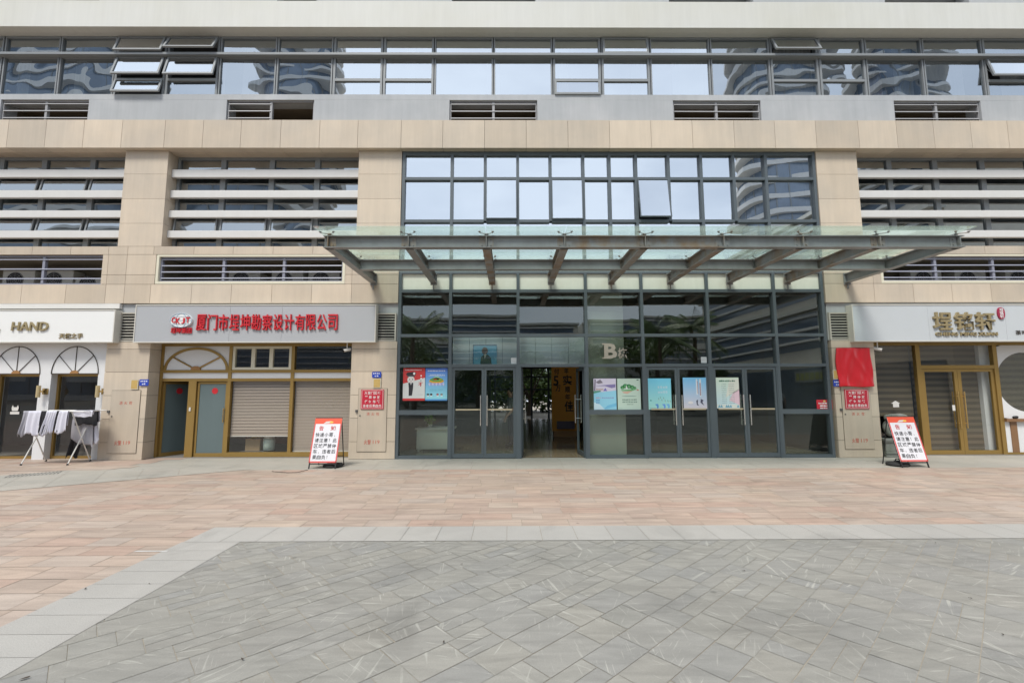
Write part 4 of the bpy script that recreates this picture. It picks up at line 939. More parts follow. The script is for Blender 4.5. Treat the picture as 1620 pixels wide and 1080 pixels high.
def p_teal(w, h):
    p = Print(w, h, (.25, .6, .68)); p.grad(0, 1, 0, 1, (.36, .66, .62), (.18, .56, .76), 12)
    for v in (.52, .68): p.dashes(.42, .86, v, .08, (.42, .62, .72), 4, 2)
    for u, v in ((.42, .34), (.5, .38), (.56, .30), (.64, .36), (.7, .28), (.82, .27), (.92, .26)): p.poly([(u, v), (u+.05, v-.04), (u+.02, v+.05)], (.16, .36, .36), 2); p.ell(u+.03, v-.03, .012, .01, (.6, .5, .3), 3)
    for u, c_ in ((.36, (.10, .28, .62)), (.66, (.14, .32, .72)), (.84, (.16, .42, .72))): p.poly([(u-.08, .17), (u+.05, .18), (u+.08, .10), (u+.04, .0), (u-.02, .0), (u, .1)], c_, 2)
    p.ell(.1, .29, .04, .02, (.05, .3, .3), 2); p.dashes(.05, .3, .03, .02, (.1, .2, .4), 5, 3); return p
def p_sky(w, h):
    p = Print(w, h, (.4, .6, .75)); p.grad(0, 1, 0, 1, (.62, .58, .66), (.20, .52, .82), 14); p.rect(.56, .62, .45, .95, (.70, .74, .80), 2); p.rect(.70, .78, .4, .95, (.66, .72, .78), 2)
    for i in range(13): p.rect(.61, .65, .86-i*.031, .88-i*.031, (.45, .22, .22), 3); p.rect(.71, .76, .80-i*.031, .825-i*.031, (.32, .16, .2), 3)
    p.poly([(.54, .26), (.62, .3), (.6, .16), (.66, .1), (.56, .12)], (.06, .06, .1), 3); p.poly([(.74, .32), (.86, .27), (.8, .22), (.88, .10), (.72, .2)], (.07, .07, .12), 3); p.ell(.3, .2, .11, .045, (.72, .68, .70), 2); p.rect(.2, .42, .14, .145, (.3, .3, .35), 2); return p
def p_list(w, h):
    p = Print(w, h, (.66, .68, .64)); p.grad(0, 1, .12, 1, (.52, .66, .72), (.60, .70, .60), 10); p.poly([(.55, .25), (1, .1), (1, .62), (.72, .5)], (.72, .52, .60), 2); p.poly([(.4, .35), (1, .6), (1, .95), (.6, .95)], (.66, .66, .60), 2)
    p.dashes(.14, .86, .865, .05, (.06, .16, .12), 9, 3, .8)
    for i in range(11): p.dashes(.24, .46, .775-i*.061, .018, (.12, .22, .22), 4, 3, .6); p.dashes(.55, .8, .775-i*.061, .018, (.12, .22, .22), 5, 3, .6)
    p.rect(0, 1, 0, .04, (.66, .72, .75), 2)
    for u in (.1, .2, .42, .5, .6, .92): p.poly([(u-.06, .03), (u, .12), (u+.06, .03)], (.12, .35, .5), 3)
    return p
PG = 'posters stuck on the lobby glass'
place(p_police, 'poster', 'red and white poster of a cartoon guard in a black peaked cap', 'poster', 637.5, 672.3, 582, 633.5, pY, PG)
place(p_blue, 'poster', 'bright blue poster with an orange and green oval, beside the red and white guard poster', 'poster', 673, 707.8, 582, 633.5, pY, PG)
place(p_lav, 'poster', 'lavender landscape poster with a blue lower half', 'poster', 939.3, 975, 598.5, 648, pY, PG)
place(p_green, 'poster', 'pale green poster with green treetops above a pink stroke', 'poster', 977, 1013.5, 598.5, 648, pY, PG)
place(p_teal, 'poster', 'turquoise poster with small blue figures along its bottom edge', 'poster', 1025.6, 1062, 598.3, 647.5, pY-.04, PG)
place(p_sky, 'poster', 'sky blue to pink poster with two vertical columns of red text', 'poster', 1081, 1117.8, 597, 646.5, pY-.04, PG)
place(p_list, 'poster', 'pastel poster printed with two columns of short lines', 'poster', 1133.3, 1169.5, 597, 645.5, pY-.04, PG)
def p_redplate(w, h):
    p = Print(w, h, (.50, .02, .045), .012); c = (.74, .68, .66)
    for a in ((.03, .97, .03, .045), (.03, .97, .955, .97), (.03, .045, .03, .97), (.955, .97, .03, .97)): p.rect(*a, c, 2)
    for k, (tx, u0, u1) in enumerate((('大堂门区域', .14, .86), ('严禁停放', .14, .86), ('任何车辆', .14, .86), ('违者后果自负', .08, .92))):
        n = len(tx); st = (u1-u0)/n; v = .755-k*.22
        for i, ch in enumerate(tx): m_ = min(st, .15); uu = u0+st*(i+.5); p.text(ch, uu-m_*.43, uu+m_*.43, v, v+.15, c, 3, .018)
    return p
place(p_redplate, 'notice_plate', 'red no-parking plate with white Chinese text on the pier left of the lobby glass', 'notice', 571, 607, 616, 647, 10.965, 'red no-parking plates on the piers')
place(p_redplate, 'notice_plate', 'red no-parking plate with white Chinese text below the red cloth', 'notice', 1337, 1374.5, 615.5, 646.5, 10.965, 'red no-parking plates on the piers')
def p_small(w, h):
    p = Print(w, h, (.58, .03, .05)); p.ell(.5, .85, .08, .09, (.65, .55, .2), 2); p.dashes(.12, .88, .56, .16, W_, 8, 3, .8); p.dashes(.2, .85, .30, .16, W_, 6, 3, .85); p.dashes(.2, .85, .1, .1, W_, 6, 3, .85); return p
place(p_small, 'notice_plate', 'small red notice with white text at the right end of the lobby glass', 'notice', 1292, 1317, 632, 647.3, pY)
def p_notice(w, h):
    p = Print(w, h, (.62, .64, .66)); p.dashes(.1, .9, .7, .1, (.3, .3, .35), 5); p.dashes(.1, .8, .4, .1, (.3, .3, .35), 4); return p
place(p_notice, 'paper_notice', 'small white paper notice on the glass over the open lobby doors', 'notice', 808.5, 817, 566, 575.5, pY)
place(p_notice, 'paper_notice', 'small pale paper square on the glass above the right pair of lobby doors', 'notice', 1109, 1118, 564.5, 574, pY)
def p_house(w, h):
    p = Print(w, h, (.02, .06, .42), .008); p.dashes(.12, .9, .62, .22, (.7, .72, .8), 4); p.dashes(.3, .75, .18, .24, (.7, .72, .8), 2); return p
def p_meter(w, h):
    p = Print(w, h, (.55, .53, .45), .008); p.rect(.08, .92, .06, .94, (.52, .36, .12), 1); p.dashes(.2, .6, .15, .06, (.4, .25, .1), 3, 2); return p
HG, MG = 'blue house number plates', 'yellow paper plates beside the house numbers'
place(p_house, 'number_plate', 'blue house number plate on the pier right of the drying rack', 'number plate', 220.5, 235, 600, 610, 10.97, HG)
place(p_house, 'number_plate', 'blue house number plate above a yellow plate, over the left red no-parking notice', 'number plate', 588.7, 603, 588, 597, 10.97, HG)
place(p_house, 'number_plate', 'blue house number plate at the lower left corner of the red cloth', 'number plate', 1318.5, 1331, 601, 611, 10.97, HG)
place(p_meter, 'yellow_plate', 'yellow plate left of a blue house number plate by the drying rack', 'plate', 206.5, 218.5, 600, 616, 10.97, MG)
place(p_meter, 'yellow_plate', 'yellow plate right above the left red no-parking notice', 'plate', 590, 602.5, 598.5, 613.5, 10.97, MG)
place(p_meter, 'yellow_plate', 'ochre plate half hidden behind the left edge of the red cloth', 'plate', 1318, 1329, 585, 599.5, 10.97, MG)
# hydrant cupboard doors in the piers
def hydrant(px0, px1, py0, py1, label, texty=(653,), pxm=None):
    Yd = 10.985; x0, x1 = XX(px0, 715, Yd), XX(px1, 715, Yd); z0, z1 = ZZ(590, py1, Yd), ZZ(590, py0, Yd)
    t = thing('hydrant_cupboard', label, 'cupboard', ((x0+x1)/2, 11, z0), 'stone fire hydrant cupboards')
    MB().box(x0, x1, Yd, Yd+.014, z0, z1).build('door', M['tan'], t, bevel=.002); MB().frame(x0-.007, x1+.007, z0-.007, z1+.007, Yd+.008, Yd+.013, .007).build('door_gap', M['joint'], t)
    w = x1-x0; zz = ZZ(590, texty[0], Yd)
    for i, ch in enumerate('消火栓'): letters(ch, x0+w*(.30+.17*i), x0+w*(.30+.17*i)+.07, zz-.04, zz+.04, Yd-.002, .0015, M['paintred'], t)
    zz = ZZ(590, 699, Yd)
    letters('火警', x0+w*.24, x0+w*.48, zz-.055, zz+.055, Yd-.002, .0015, M['paintred'], t); letters('119', x0+w*.55, x0+w*.78, zz-.04, zz+.045, Yd-.002, .0015, M['paintred'], t)
    MB().tube((x0+.05, Yd-.012, zz+.62), (x0+.05, Yd, zz+.62), .016, 8).build('lock', M['grate'], t)
    hb = MB()
    for dx in (-.05, -.02): hb.box(x0+dx-.012, x0+dx+.012, Yd-.018, Yd+.013, zz+.70, zz+.755)
    hb.build('hinge', M['grate'], t)
hydrant(168.5, 214.5, 616.5, 715.3, 'stone hydrant cupboard door with red lettering beside the drying rack', (636,))
hydrant(564.3, 610, 614.5, 714, 'stone hydrant cupboard door under the red no-parking plate left of the lobby', (654.5,))
hydrant(1338.5, 1384.5, 613, 712.5, 'stone hydrant cupboard door under the red cloth and red no-parking plate', (656.5,))
# red satin cloth over a plaque
x0, x1, z0, z1 = XX(1327.5, 580, 10.9), XX(1381.5, 580, 10.9), ZZ(1355, 611.5, 10.9), ZZ(1355, 550, 10.9)
T = thing('covered_plaque', 'wall plaque draped in bright red satin on the right pier', 'plaque', ((x0+x1)/2, 11, z0))
MB().box(x0+.06, x1-.05, 10.955, 11.0, z0+.06, z1-.02).build('plaque', M['offwhite'], T)
b = MB(); nx, nz = 40, 40; vs = []
for j in range(nz+1):
    for i in range(nx+1):
        u, v = i/nx, j/nz
        fold = .012*math.sin(9*u+5*v+2.2*math.sin(4*v))*(1-v*.6) + .008*math.sin(17*u-7*v) + .02*math.exp(-((u-.12-.1*(1-v))/.06)**2)*(1-v) + .015*math.exp(-((u+v*.6-1.0)/.08)**2)
        xx = x0+(x1-x0)*u + .012*math.sin(6*v+1)*(1-abs(2*u-1))*0 + (-.02*math.sin(3.1*v)+.015*math.sin(7*v))*(1-u) + (.012*math.sin(5*v+.5))*u
        zz = z0+(z1-z0)*v + .012*math.sin(7*u)*(1-v)
        vs.append((xx, 10.94-fold-.01*(1-v), zz))
b.add(vs, [(j*(nx+1)+i, j*(nx+1)+i+1, (j+1)*(nx+1)+i+1, (j+1)*(nx+1)+i) for j in range(nz) for i in range(nx)])
o = b.build('red_cloth', M['redcloth'], T, smooth=True); sm = o.modifiers.new('solid', 'SOLIDIFY'); sm.thickness = .03; sm.offset = -1

# ------------------------------------------------------------------ notice boards (A-frames)
def a_board(pxl, pyl, pxr, label, wlabel, wdx):
    g0 = gr(pxl, pyl); x0 = g0.x; x1 = XX(pxr, pyl, g0.y); yf = g0.y; w = x1-x0
    zt = 1.03; ly = .30; th = math.atan2(ly, zt); Lb = zt/math.cos(th)
    t = thing('notice_board', label, 'notice board', ((x0+x1)/2, yf+.2, 0), 'white A-frame notice boards')
    base = Matrix.Translation((x0, yf, 0)) @ Matrix.Rotation(-th, 4, 'X')
    fr = MB(); s_ = .022
    fr.box(0, s_, 0, s_, 0, Lb).box(w-s_, w, 0, s_, 0, Lb).box(s_, w-s_, 0, s_, Lb-s_, Lb).box(s_, w-s_, 0, s_, .10, .10+s_)
    fr.build('front_frame', M['blackm'], t, Mx=base, bevel=.002)
    top = Vector((0, yf+ly, zt)); rr = MB()
    for xx in (x0+.012, x1-.012): rr.tube((xx, yf+ly, zt-.01), (xx, yf+ly+.22, 0), .012, 6)
    rr.tube((x0+.012, yf+ly+.22*.8, zt*.2), (x1-.012, yf+ly+.22*.8, zt*.2), .009, 6); rr.tube((x0, yf+ly+.005, zt), (x1, yf+ly+.005, zt), .015, 8)
    rr.build('rear_leg_frame', M['blackm'], t)
    MB().box(.02, w-.02, .012, .016, .14, Lb-.02).build('back_sheet', mat('board_back', (.05, .048, .035), .6), t, Mx=base)
    p = Print(w+.01, Lb-.135, (.70, .70, .74), .008); r = (.62, .10, .09)
    p.rect(0, 1, .87, 1, (.72, .10, .05), 1); p.rect(0, .045, 0, .87, r, 1); p.rect(.955, 1, 0, .87, r, 1); p.rect(0, 1, 0, .035, r, 1)
    p.poly([(.33, .875), (.52, .885), (.66, .90), (.6, .935), (.42, .925)], (.62, .60, .56), 2); p.ell(.62, .91, .07, .022, (.75, .50, .10), 3)
    p.text('告', .20, .36, .715, .825, (.52, .06, .06), 3, .02); p.text('知', .62, .80, .715, .825, (.52, .06, .06), 3, .02)
    for k, ln in enumerate(('快递小哥,', '请注意!此', '区域严禁停', '车,违者后', '果自负!')):
        for i, ch in enumerate(ln):
            u = .10+i*.165; v = .575-k*.125
            if ch in ',!': p.text(ch, u+.03, u+.05, v+(0 if ch == ',' else .01), v+(.03 if ch == ',' else .085), K_, 3, .01)
            else: p.text(ch, u, u+.145, v, v+.093, K_, 3, .014)
    Mp = base @ Matrix.Translation((-.005, -.010, .13)); off = Matrix.Translation(-Vector(t.location))
    o = p.build('board_face', (0, 0, 0), t, Mx=off @ Mp)
    wx = x0+w*wdx
    wt = thing('base_weight', wlabel, 'weight', (wx, yf+.24, 0), 'black weights under the notice boards')
    MB().lathe([(.02, .0), (.20, .0), (.21, .03), (.19, .06), (.07, .075), (.06, .10), (.01, .105)], (wx, yf+.25, .013), 24).build('weight_body', M['rubber'], wt, smooth=True)
    MB().path([(wx-.05, yf+.25, .10), (wx-.03, yf+.25, .15), (wx+.03, yf+.25, .15), (wx+.05, yf+.25, .10)], .01, 6).build('handle', M['rubber'], wt)
    return t
a_board(487, 742, 530.5, 'white A-frame notice board standing before the taupe blinds, left of the lobby doors', 'black rubber weight under the notice board by the blinds', .75)
a_board(1428, 740, 1471.5, 'white A-frame notice board in front of the grey carved stone by the right pier', 'black rubber weight under the notice board by the carved stone', .2)
# grey carved stone on a moulded plinth
x0, x1 = XX(1391, 715, 11.25), XX(1447, 715, 11.25); yb = 11.2
T = thing('stone_carving', 'grey carved stone figure on a moulded plinth behind the right notice board', 'stone carving', ((x0+x1)/2, yb, 0))
def slabp(b, z0, z1, ins): b.box(x0+ins, x1-ins, yb-.16+ins, yb+.14-ins, z0, z1)
b = MB(); slabp(b, .012, .08, 0); slabp(b, .08, .13, .02); slabp(b, .13, .34, .035); slabp(b, .34, .38, .015); slabp(b, .38, .44, 0); b.build('plinth', M['stone'], T, bevel=.008)
def blob_skin(name, pts, edges, m, parent, sub=2, ext=None):
    me = D.meshes.new(name); off = WL.get(parent.name, Vector((0, 0, 0))) if parent else Vector((0, 0, 0))
    me.from_pydata([Vector(p[:3])-off for p in pts], edges, [])
    o = D.objects.new(name, me); COL.objects.link(o)
    sk = o.modifiers.new('skin', 'SKIN'); sk.use_smooth_shade = True
    for v, p in zip(me.skin_vertices[0].data, pts): v.radius = (p[3], p[4] if len(p) > 4 else p[3])
    me.skin_vertices[0].data[0].use_root = True
    ss = o.modifiers.new('sub', 'SUBSURF'); ss.levels = ss.render_levels = sub
    dg = bpy.context.evaluated_depsgraph_get(); dg.update(); me2 = D.meshes.new_from_object(o.evaluated_get(dg)); D.objects.remove(o)
    for q in (m if isinstance(m, (list, tuple)) else [m]): me2.materials.append(q)
    me2.name = name; o2 = D.objects.new(name, me2); COL.objects.link(o2)
    if parent: o2.parent = parent
    me2.polygons.foreach_set('use_smooth', [True]*len(me2.polygons)); return o2
cx = (x0+x1)/2
blob_skin('figure', [(cx+.12, yb, .56, .13), (cx-.02, yb, .70, .15), (cx-.2, yb-.02, .80, .13), (cx-.3, yb-.04, .72, .09), (cx-.28, yb-.06, .58, .07), (cx-.18, yb-.08, .50, .06), (cx-.05, yb-.02, .92, .11), (cx+.15, yb, .96, .08), (cx+.3, yb, .90, .09), (cx-.3, yb-.02, .95, .06), (cx+.25, yb, .5, .1)],
          [(0, 1), (1, 2), (2, 3), (3, 4), (4, 5), (1, 6), (6, 7), (7, 8), (6, 9), (0, 10)], M['stone'], T)
b = MB()
for i in range(7):
    t0 = cx-.36+i*.045; b.path([(t0, yb-.1, .90), (t0+.03, yb-.13, .97), (t0+.075, yb-.08, 1.0)], .016, 6)
b.build('mane', M['stone'], T, smooth=True)

# ------------------------------------------------------------------ air conditioners behind the louvres
def ac_unit(x, z, w=.82, h=.58, y=11.62):
    t = thing('air_conditioner', '', 'air conditioner', (x+w/2, y+.2, z), 'air conditioners behind the louvres')
    MB().box(x, x+w, y, y+.34, z, z+h).build('casing', M['acwhite'], t, bevel=.012)
    cx, cz = x+w*.40, z+h*.5; g = MB()
    for r in (.06, .11, .16, .21): g.path([(cx+r*math.cos(2*math.pi*i/20), y-.012, cz+r*math.sin(2*math.pi*i/20)) for i in range(21)], .005, 4)
    for k in range(8): g.tube((cx, y-.012, cz), (cx+.22*math.cos(k*math.pi/4), y-.012, cz+.22*math.sin(k*math.pi/4)), .004, 4)
    g.build('fan_guard', M['slat'], t); MB().lathe([(.22, 0), (.22, .004)], (0, 0, 0), 20).build('fan_opening', M['dark'], t, Mx=Matrix.Translation((cx, y-.001, cz)) @ Matrix.Rotation(math.pi/2, 4, 'X'))
    return t
for k, (px, lab) in enumerate(((5, 'white air conditioner behind the far left louvre, leftmost seen'), (66, 'white air conditioner behind the far left louvre, second from its left'), (120, 'low white air conditioner at the right end of the far left louvre'), (362, 'grey air conditioner in the shadow of the framed left louvre, left of its middle post'), (430, 'grey air conditioner behind the framed left louvre, between its posts'), (488, 'grey air conditioner at the right end of the framed left louvre'), (1440, 'grey air conditioner behind the left end of the right louvre'), (1510, 'grey air conditioner behind the middle of the right louvre'), (1590, 'grey air conditioner behind the right louvre near the photo edge'))):
    t = ac_unit(XX(px, 430, 11.62), GZ0-.008 if k not in (2,) else GZ0-.008, h=.30 if k == 2 else .52); t['label'] = lab

# ------------------------------------------------------------------ cameras, wall lamps, stickers
def seccam(px, py, sgn, label, ylen=.16):
    p = at(px, py, 10.98); t = thing('security_camera', label, 'camera', p+Vector((0, .05, .15)))
    MB().tube(p+Vector((0, 0, .03)), p+Vector((0, 0, .17)), .012, 8).lathe([(.03, 0), (.03, .012)], p+Vector((0, 0, .165)), 10).build('bracket', M['offwhite'], t)
    d = Vector((sgn*.11, -.10, -.045)); MB().tube(p-d*.55, p+d*.55, .036, 12).build('body', M['offwhite'], t, smooth=False, bevel=.004); MB().tube(p+d*.55, p+d*.62, .033, 12).build('lens', M['blackm'], t)
seccam(549, 553.5, -1, 'white security camera under the grey sign with red letters'); seccam(1388.5, 552, 1, 'white security camera under the pale sign, right of the red cloth')
for px, lab in ((64, 'gold tube wall lamp on the white pier behind the drying rack'), (157.5, 'gold tube wall lamp beside the stone pier with the blue plate')):
    p = at(px, 619, 11.0); t = thing('wall_lamp', lab, 'lamp', p+Vector((0, .09, 0)), 'gold tube wall lamps')
    MB().tube(p+Vector((-.03, -.02, -.14)), p+Vector((-.03, -.02, .14)), .042, 14).build('lamp_shade', mat('gold_lamp', (.62, .50, .28), .35, metal=.5), t)
    MB().box(p.x+.0, p.x+.09, p.y-.03, p.y+.02, p.z-.02, p.z+.02).box(p.x+.04, p.x+.09, p.y-.0, p.y+.099, p.z-.07, p.z+.07).build('arm', M['brass'], t)
def p_cat(w, h):
    return None
p = at(24, 651, 11.28)
b = MB(); b.prism([(p.x-.07, p.z+.02), (p.x+.07, p.z+.02), (p.x+.085, p.z+.1), (p.x+.06, p.z+.16), (p.x+.04, p.z+.11), (p.x-.04, p.z+.11), (p.x-.06, p.z+.16), (p.x-.085, p.z+.1)], 11.27, 11.274); b.box(p.x-.11, p.x+.11, 11.27, 11.274, p.z-.06, p.z-.0)
tag(b.build('window_sticker', M['offwhite']), 'white eared-head sticker on the dark window behind the drying rack', 'sticker')
p = at(1417.5, 640, rY+.03)
b = MB(); b.prism([(p.x-.07, p.z-.06), (p.x+.08, p.z-.06), (p.x+.08, p.z+.03), (p.x+.115, p.z+.03), (p.x, p.z+.10), (p.x-.115, p.z+.03), (p.x-.07, p.z+.03)], rY+.036, rY+.04)
tag(b.build('window_sticker', M['offwhite']), 'white house-shaped sticker on the dark pane above the right notice board', 'sticker')
p = at(1508.5, 645, rY); tag(MB().box(p.x-.035, p.x+.035, rY-.012, rY-.004, p.z-.07, p.z+.07).build('door_tag', M['offwhite'], bevel=.004), 'white tag on the left leaf of the gold shop doors', 'tag')
# things standing in the shop window
zf = .02
bx = XX(392, 715, 11.75)
T = thing('cardboard_box', 'brown cardboard box behind the glass under the raised blind', 'box', (bx+.15, 11.8, zf)); MB().box(bx, bx+.36, 11.62, 11.95, .13, .42).build('carton', M['carton'], T); MB().box(bx+.02, bx+.17, 11.6, 11.96, .421, .43).build('flap', M['carton'], T); MB().box(bx-.1, bx+.5, 11.55, 12.0, .02, .128).build('shelf', M['room'], T)
for k, (dx, z, c, r) in enumerate(((.05, .50, (.45, .05, .06), .07), (.22, .47, (.50, .33, .05), .09), (.12, .50, (.55, .55, .52), .05))):
    m_ = mat('toy_cloth', c, .8); tag(blob_skin('soft_bundle', [(bx+dx, 11.75, z-.02, r), (bx+dx+.06, 11.75, z+.03, r*.8), (bx+dx-.05, 11.75, z+.01, r*.6)], [(0, 1), (0, 2)], m_, None), ('red bundle on top of the cardboard box behind the shop glass', 'yellow bundle on the right of the cardboard box behind the shop glass', 'white bundle between red and yellow ones behind the shop glass')[k], 'bundle')
tx = XX(425, 715, 11.72); T = thing('plastic_tub', 'pale green lidded tub behind the glass right of the cardboard box', 'tub', (tx, 11.72, .13)); MB().lathe([(.10, 0), (.13, .02), (.14, .2), (.13, .3)], (tx, 11.72, .13), 20).build('tub_body', mat('pale_plastic', (.55, .66, .60), .4), T, smooth=True); MB().lathe([(.12, 0), (.12, .07)], (tx, 11.72, .432), 20).build('lid', M['offwhite'], T)
p = at(1607, 657, rY-.02); tag(blob_skin('tea_pet', [(p.x, rY+.0, zW0+.045, .045, .04), (p.x+.06, rY, zW0+.035, .035), (p.x-.05, rY, zW0+.025, .025)], [(0, 1), (0, 2)], M['blackm'], None), 'small dark ornament on the wooden counter below the round window', 'ornament')

# ------------------------------------------------------------------ drying rack and clothes
fl_, fr_ = gr(33, 729.5), gr(107, 731); yF = 10.28; yB = 10.84
xl, xr = XX(33, 729.5, yF), XX(106.5, 731, yF); zr = ZZ(125, 650.5, 10.3)
T = thing('drying_rack', 'white folding clothes drying rack loaded with washing outside the left shop', 'drying rack', ((xl+xr)/2, 10.55, 0))
for x in (xl, xr):
    for y0, y1 in ((yF, yB), (yB, yF)):
        o = MB().tube((x+(.008 if y0 == yF else -.008), y0, .02), (x+(.008 if y0 == yF else -.008), y1, zr-.0), .0125, 8).build('leg', M['offwhite'], T); MB().lathe([(.02, 0), (.018, .035)], (x+(.008 if y0 == yF else -.008), y0, .01), 8).build('rubber_foot', M['rubber'], o)
b = MB()
for y in (yF, yB): b.tube((xl-.05, y, zr), (xr+.28, y, zr), .012, 8)
for x in (xl-.05, xr+.28, xl+.4, xr-.1): b.tube((x, yF, zr), (x, yB, zr), .008, 6)
for k in range(1, 6): y = yF+(yB-yF)*k/6; b.tube((xl-.05, y, zr), (xr+.28, y, zr), .005, 6)
b.build('rail_frame', M['offwhite'], T)
def garment(x0, x1, y, drf, drb, m, label, taper=.0, skew=0, seed=0, slope=0, name='garment'):
    r = random.Random(seed); b = MB(); nx, nv = 22, 26; vs = []; tot = drf+drb; ph = r.uniform(0, 6)
    for j in range(nv+1):
        s_ = -drf+tot*j/nv
        for i in range(nx+1):
            u = i/nx; dfr = drf*(1+slope*(u-.5)+.05*math.sin(7*u+ph*3)+.03*math.sin(17*u+ph)); sg = s_*(dfr/drf if s_ < 0 else 1)
            if abs(sg) < .03: z = zr+.016-sg*sg*6; yy = y+sg*.5
            else: z = zr+.012-(abs(sg)-.03); yy = y+math.copysign(.018, sg)
            d = max(0, (zr-z)); fold = (.010+.05*d)*math.sin(2*math.pi*u*(2.1+r.random()*0)+ph+1.5*d) + .012*math.sin(9*u+ph*2)*min(1, d*4)
            w_ = 1+taper*d; xm = (x0+x1)/2+skew*d
            vs.append((xm+(u-.5)*(x1-x0)*w_ + .01*math.sin(8*d+ph), yy+(fold*.55 - .02*d if sg < 0 else fold*.5+.02*d), z))
    b.add(vs, [(j*(nx+1)+i, j*(nx+1)+i+1, (j+1)*(nx+1)+i+1, (j+1)*(nx+1)+i) for j in range(nv) for i in range(nx)])
    o = b.build(name, m, smooth=True); sm = o.modifiers.new('solid', 'SOLIDIFY'); sm.thickness = .005
    return tag(o, label, 'clothing', 'clothes on the drying rack')
gx = lambda p: XX(p, 670, yF)
garment(gx(37), gx(47), yF-.015, .56, .35, M['greycloth'], 'pale grey sleeve hanging at the far left end of the drying rack', .25, -.13, 1, name='shirt')
garment(gx(46), gx(66), yF-.025, .54, .35, M['shirt'], 'widest white shirt, second garment from the left on the drying rack', .06, -.03, 11, .08, name='shirt')
garment(gx(67), gx(75), yF-.02, .53, .4, M['blackcloth'], 'black strip of clothing between white garments, nearer the left end of the rack', .35, -.05, 2, name='shirt')
garment(gx(74.5), gx(83), yF-.035, .56, .4, M['shirt'], 'narrow slanting white garment right of the first black strip', .15, -.16, 3, .12, name='shirt')
garment(gx(83.5), gx(91), yF-.03, .50, .4, M['shirt'], 'white garment in the middle of the drying rack, beside the second black strip', .3, -.10, 12, -.1, name='shirt')
garment(gx(89), gx(97), yF-.02, .47, .4, M['blackcloth'], 'second black strip of clothing, in the middle of the rack', .3, .02, 4, name='shirt')
garment(gx(96), gx(110), yF-.035, .50, .35, M['shirt'], 'flared white garment hanging just left of the front rack leg', .6, -.08, 5, -.15, name='shirt')
garment(XX(116, 670, 10.55), XX(150, 670, 10.55), 10.62, .36, .3, M['blackcloth'], 'black garment across the right end of the drying rack', .1, 0, 6, name='trousers')
garment(XX(115, 690, 10.7), XX(148, 690, 10.7), 10.68, .78, .3, M['greycloth'], 'grey garment hanging low behind the right rack legs', .1, .02, 7, .3, name='trousers')
garment(XX(138, 690, 10.75), XX(153, 690, 10.75), 10.74, .78, .3, M['shirt'], 'long white garment at the far right end of the drying rack', .3, .1, 8, name='shirt')
garment(XX(117, 700, 10.8), XX(138, 700, 10.8), 10.78, 1.08, .2, M['blackcloth'], 'long black garment trailing to the ground under the right rack legs', -.15, -.08, 9, name='trousers')
tag(garment(XX(116, 652, 10.4), XX(147, 652, 10.4), 10.42, .17, .12, M['shirt'], 'striped white cloth laid on top of the right end of the rack', 0, 0, 10, name='shirt'))

# ------------------------------------------------------------------ inside the lobby
x0, x1 = XX(659, 700, 12.3), XX(716, 700, 12.3)
T = thing('reception_desk', 'pale reception desk just behind the lower left lobby pane', 'desk', ((x0+x1)/2, 12.4, 0))
zd = ZZ(680, 679, 12.3); MB().box(x0, x1, 12.3, 12.36, .07, zd).build('front_panel', M['desk'], T); MB().box(x0-.04, x1+.04, 12.25, 12.9, zd, zd+.035).build('desktop', M['offwhite'], T); MB().box(x0+.02, x0+.06, 12.36, 12.85, .012, zd).box(x1-.06, x1-.02, 12.36, 12.85, .012, zd).build('leg', M['desk'], T)
def leafy(b, c, r, n, sz_, seed, flat=1.0):
    rr = random.Random(seed)
    for _ in range(n):
        d = Vector((rr.gauss(0, 1), rr.gauss(0, 1), rr.gauss(0, 1))).normalized()*r*(rr.random()**.45); d.z *= flat
        p = Vector(c)+d; a = Vector((rr.gauss(0, 1), rr.gauss(0, 1), rr.gauss(0, .6))).normalized(); e = a.orthogonal().normalized(); e.rotate(Matrix.Rotation(rr.uniform(0, 6.28), 3, a))
        s_ = sz_*rr.uniform(.6, 1.3); b.quad(p-a*s_, p+e*s_*.42, p+a*s_, p-e*s_*.42)
xp, zp = XX(680, 672, 12.5), zd+.035
T = thing('potted_plant', 'small green pot plant on the pale reception desk', 'plant', (xp, 12.5, zp)); MB().lathe([(.05, 0), (.07, .1), (.06, .1)], (xp, 12.5, zp), 12).build('pot', M['offwhite'], T)
b = MB(); leafy(b, (xp, 12.5, zp+.2), .16, 160, .05, 3); b.build('foliage', mat('bright_leaf', (.13, .25, .03), .5, island=.3), T)
# orange banner board
yb_ = 16.0; x0, x1 = XX(873, 630, yb_), XX(917, 630, yb_)
T = thing('banner_stand', 'orange banner board with black brush characters inside the lobby', 'banner', ((x0+x1)/2, yb_, 0))
MB().box(x0, x1, yb_, yb_+.12, .2, 3.6).build('board', M['orange'], T); MB().box(x0+.05, x1-.05, yb_-.05, yb_+.3, .012, .2).build('base', M['timber'], T)
def ban(ch, pa, pb, qa, qb, o_=.02): letters(ch, XX(pa, 630, yb_), XX(pb, 630, yb_), ZZ(895, qb, yb_), ZZ(895, qa, yb_), yb_-.012, .01, M['cablack'], T, off=o_)
for ch, a_ in (('付', (877, 885, 583, 592)), ('5', (876, 884, 594, 610)), ('万', (879, 887, 609, 619)), ('年', (893, 900, 582, 591)), ('实', (891, 905, 593, 609)), ('顺', (894, 902, 611, 621)), ('年', (894, 902, 623, 632)), ('佳', (893, 907, 634, 651))): ban(ch, *a_)
MB().box(XX(881, 670, 15.9), XX(909, 670, 15.9), 15.86, 15.94, ZZ(895, 678, 15.9), ZZ(895, 666, 15.9)).build('picture', mat('dim_print', (.09, .07, .10), .5), T)
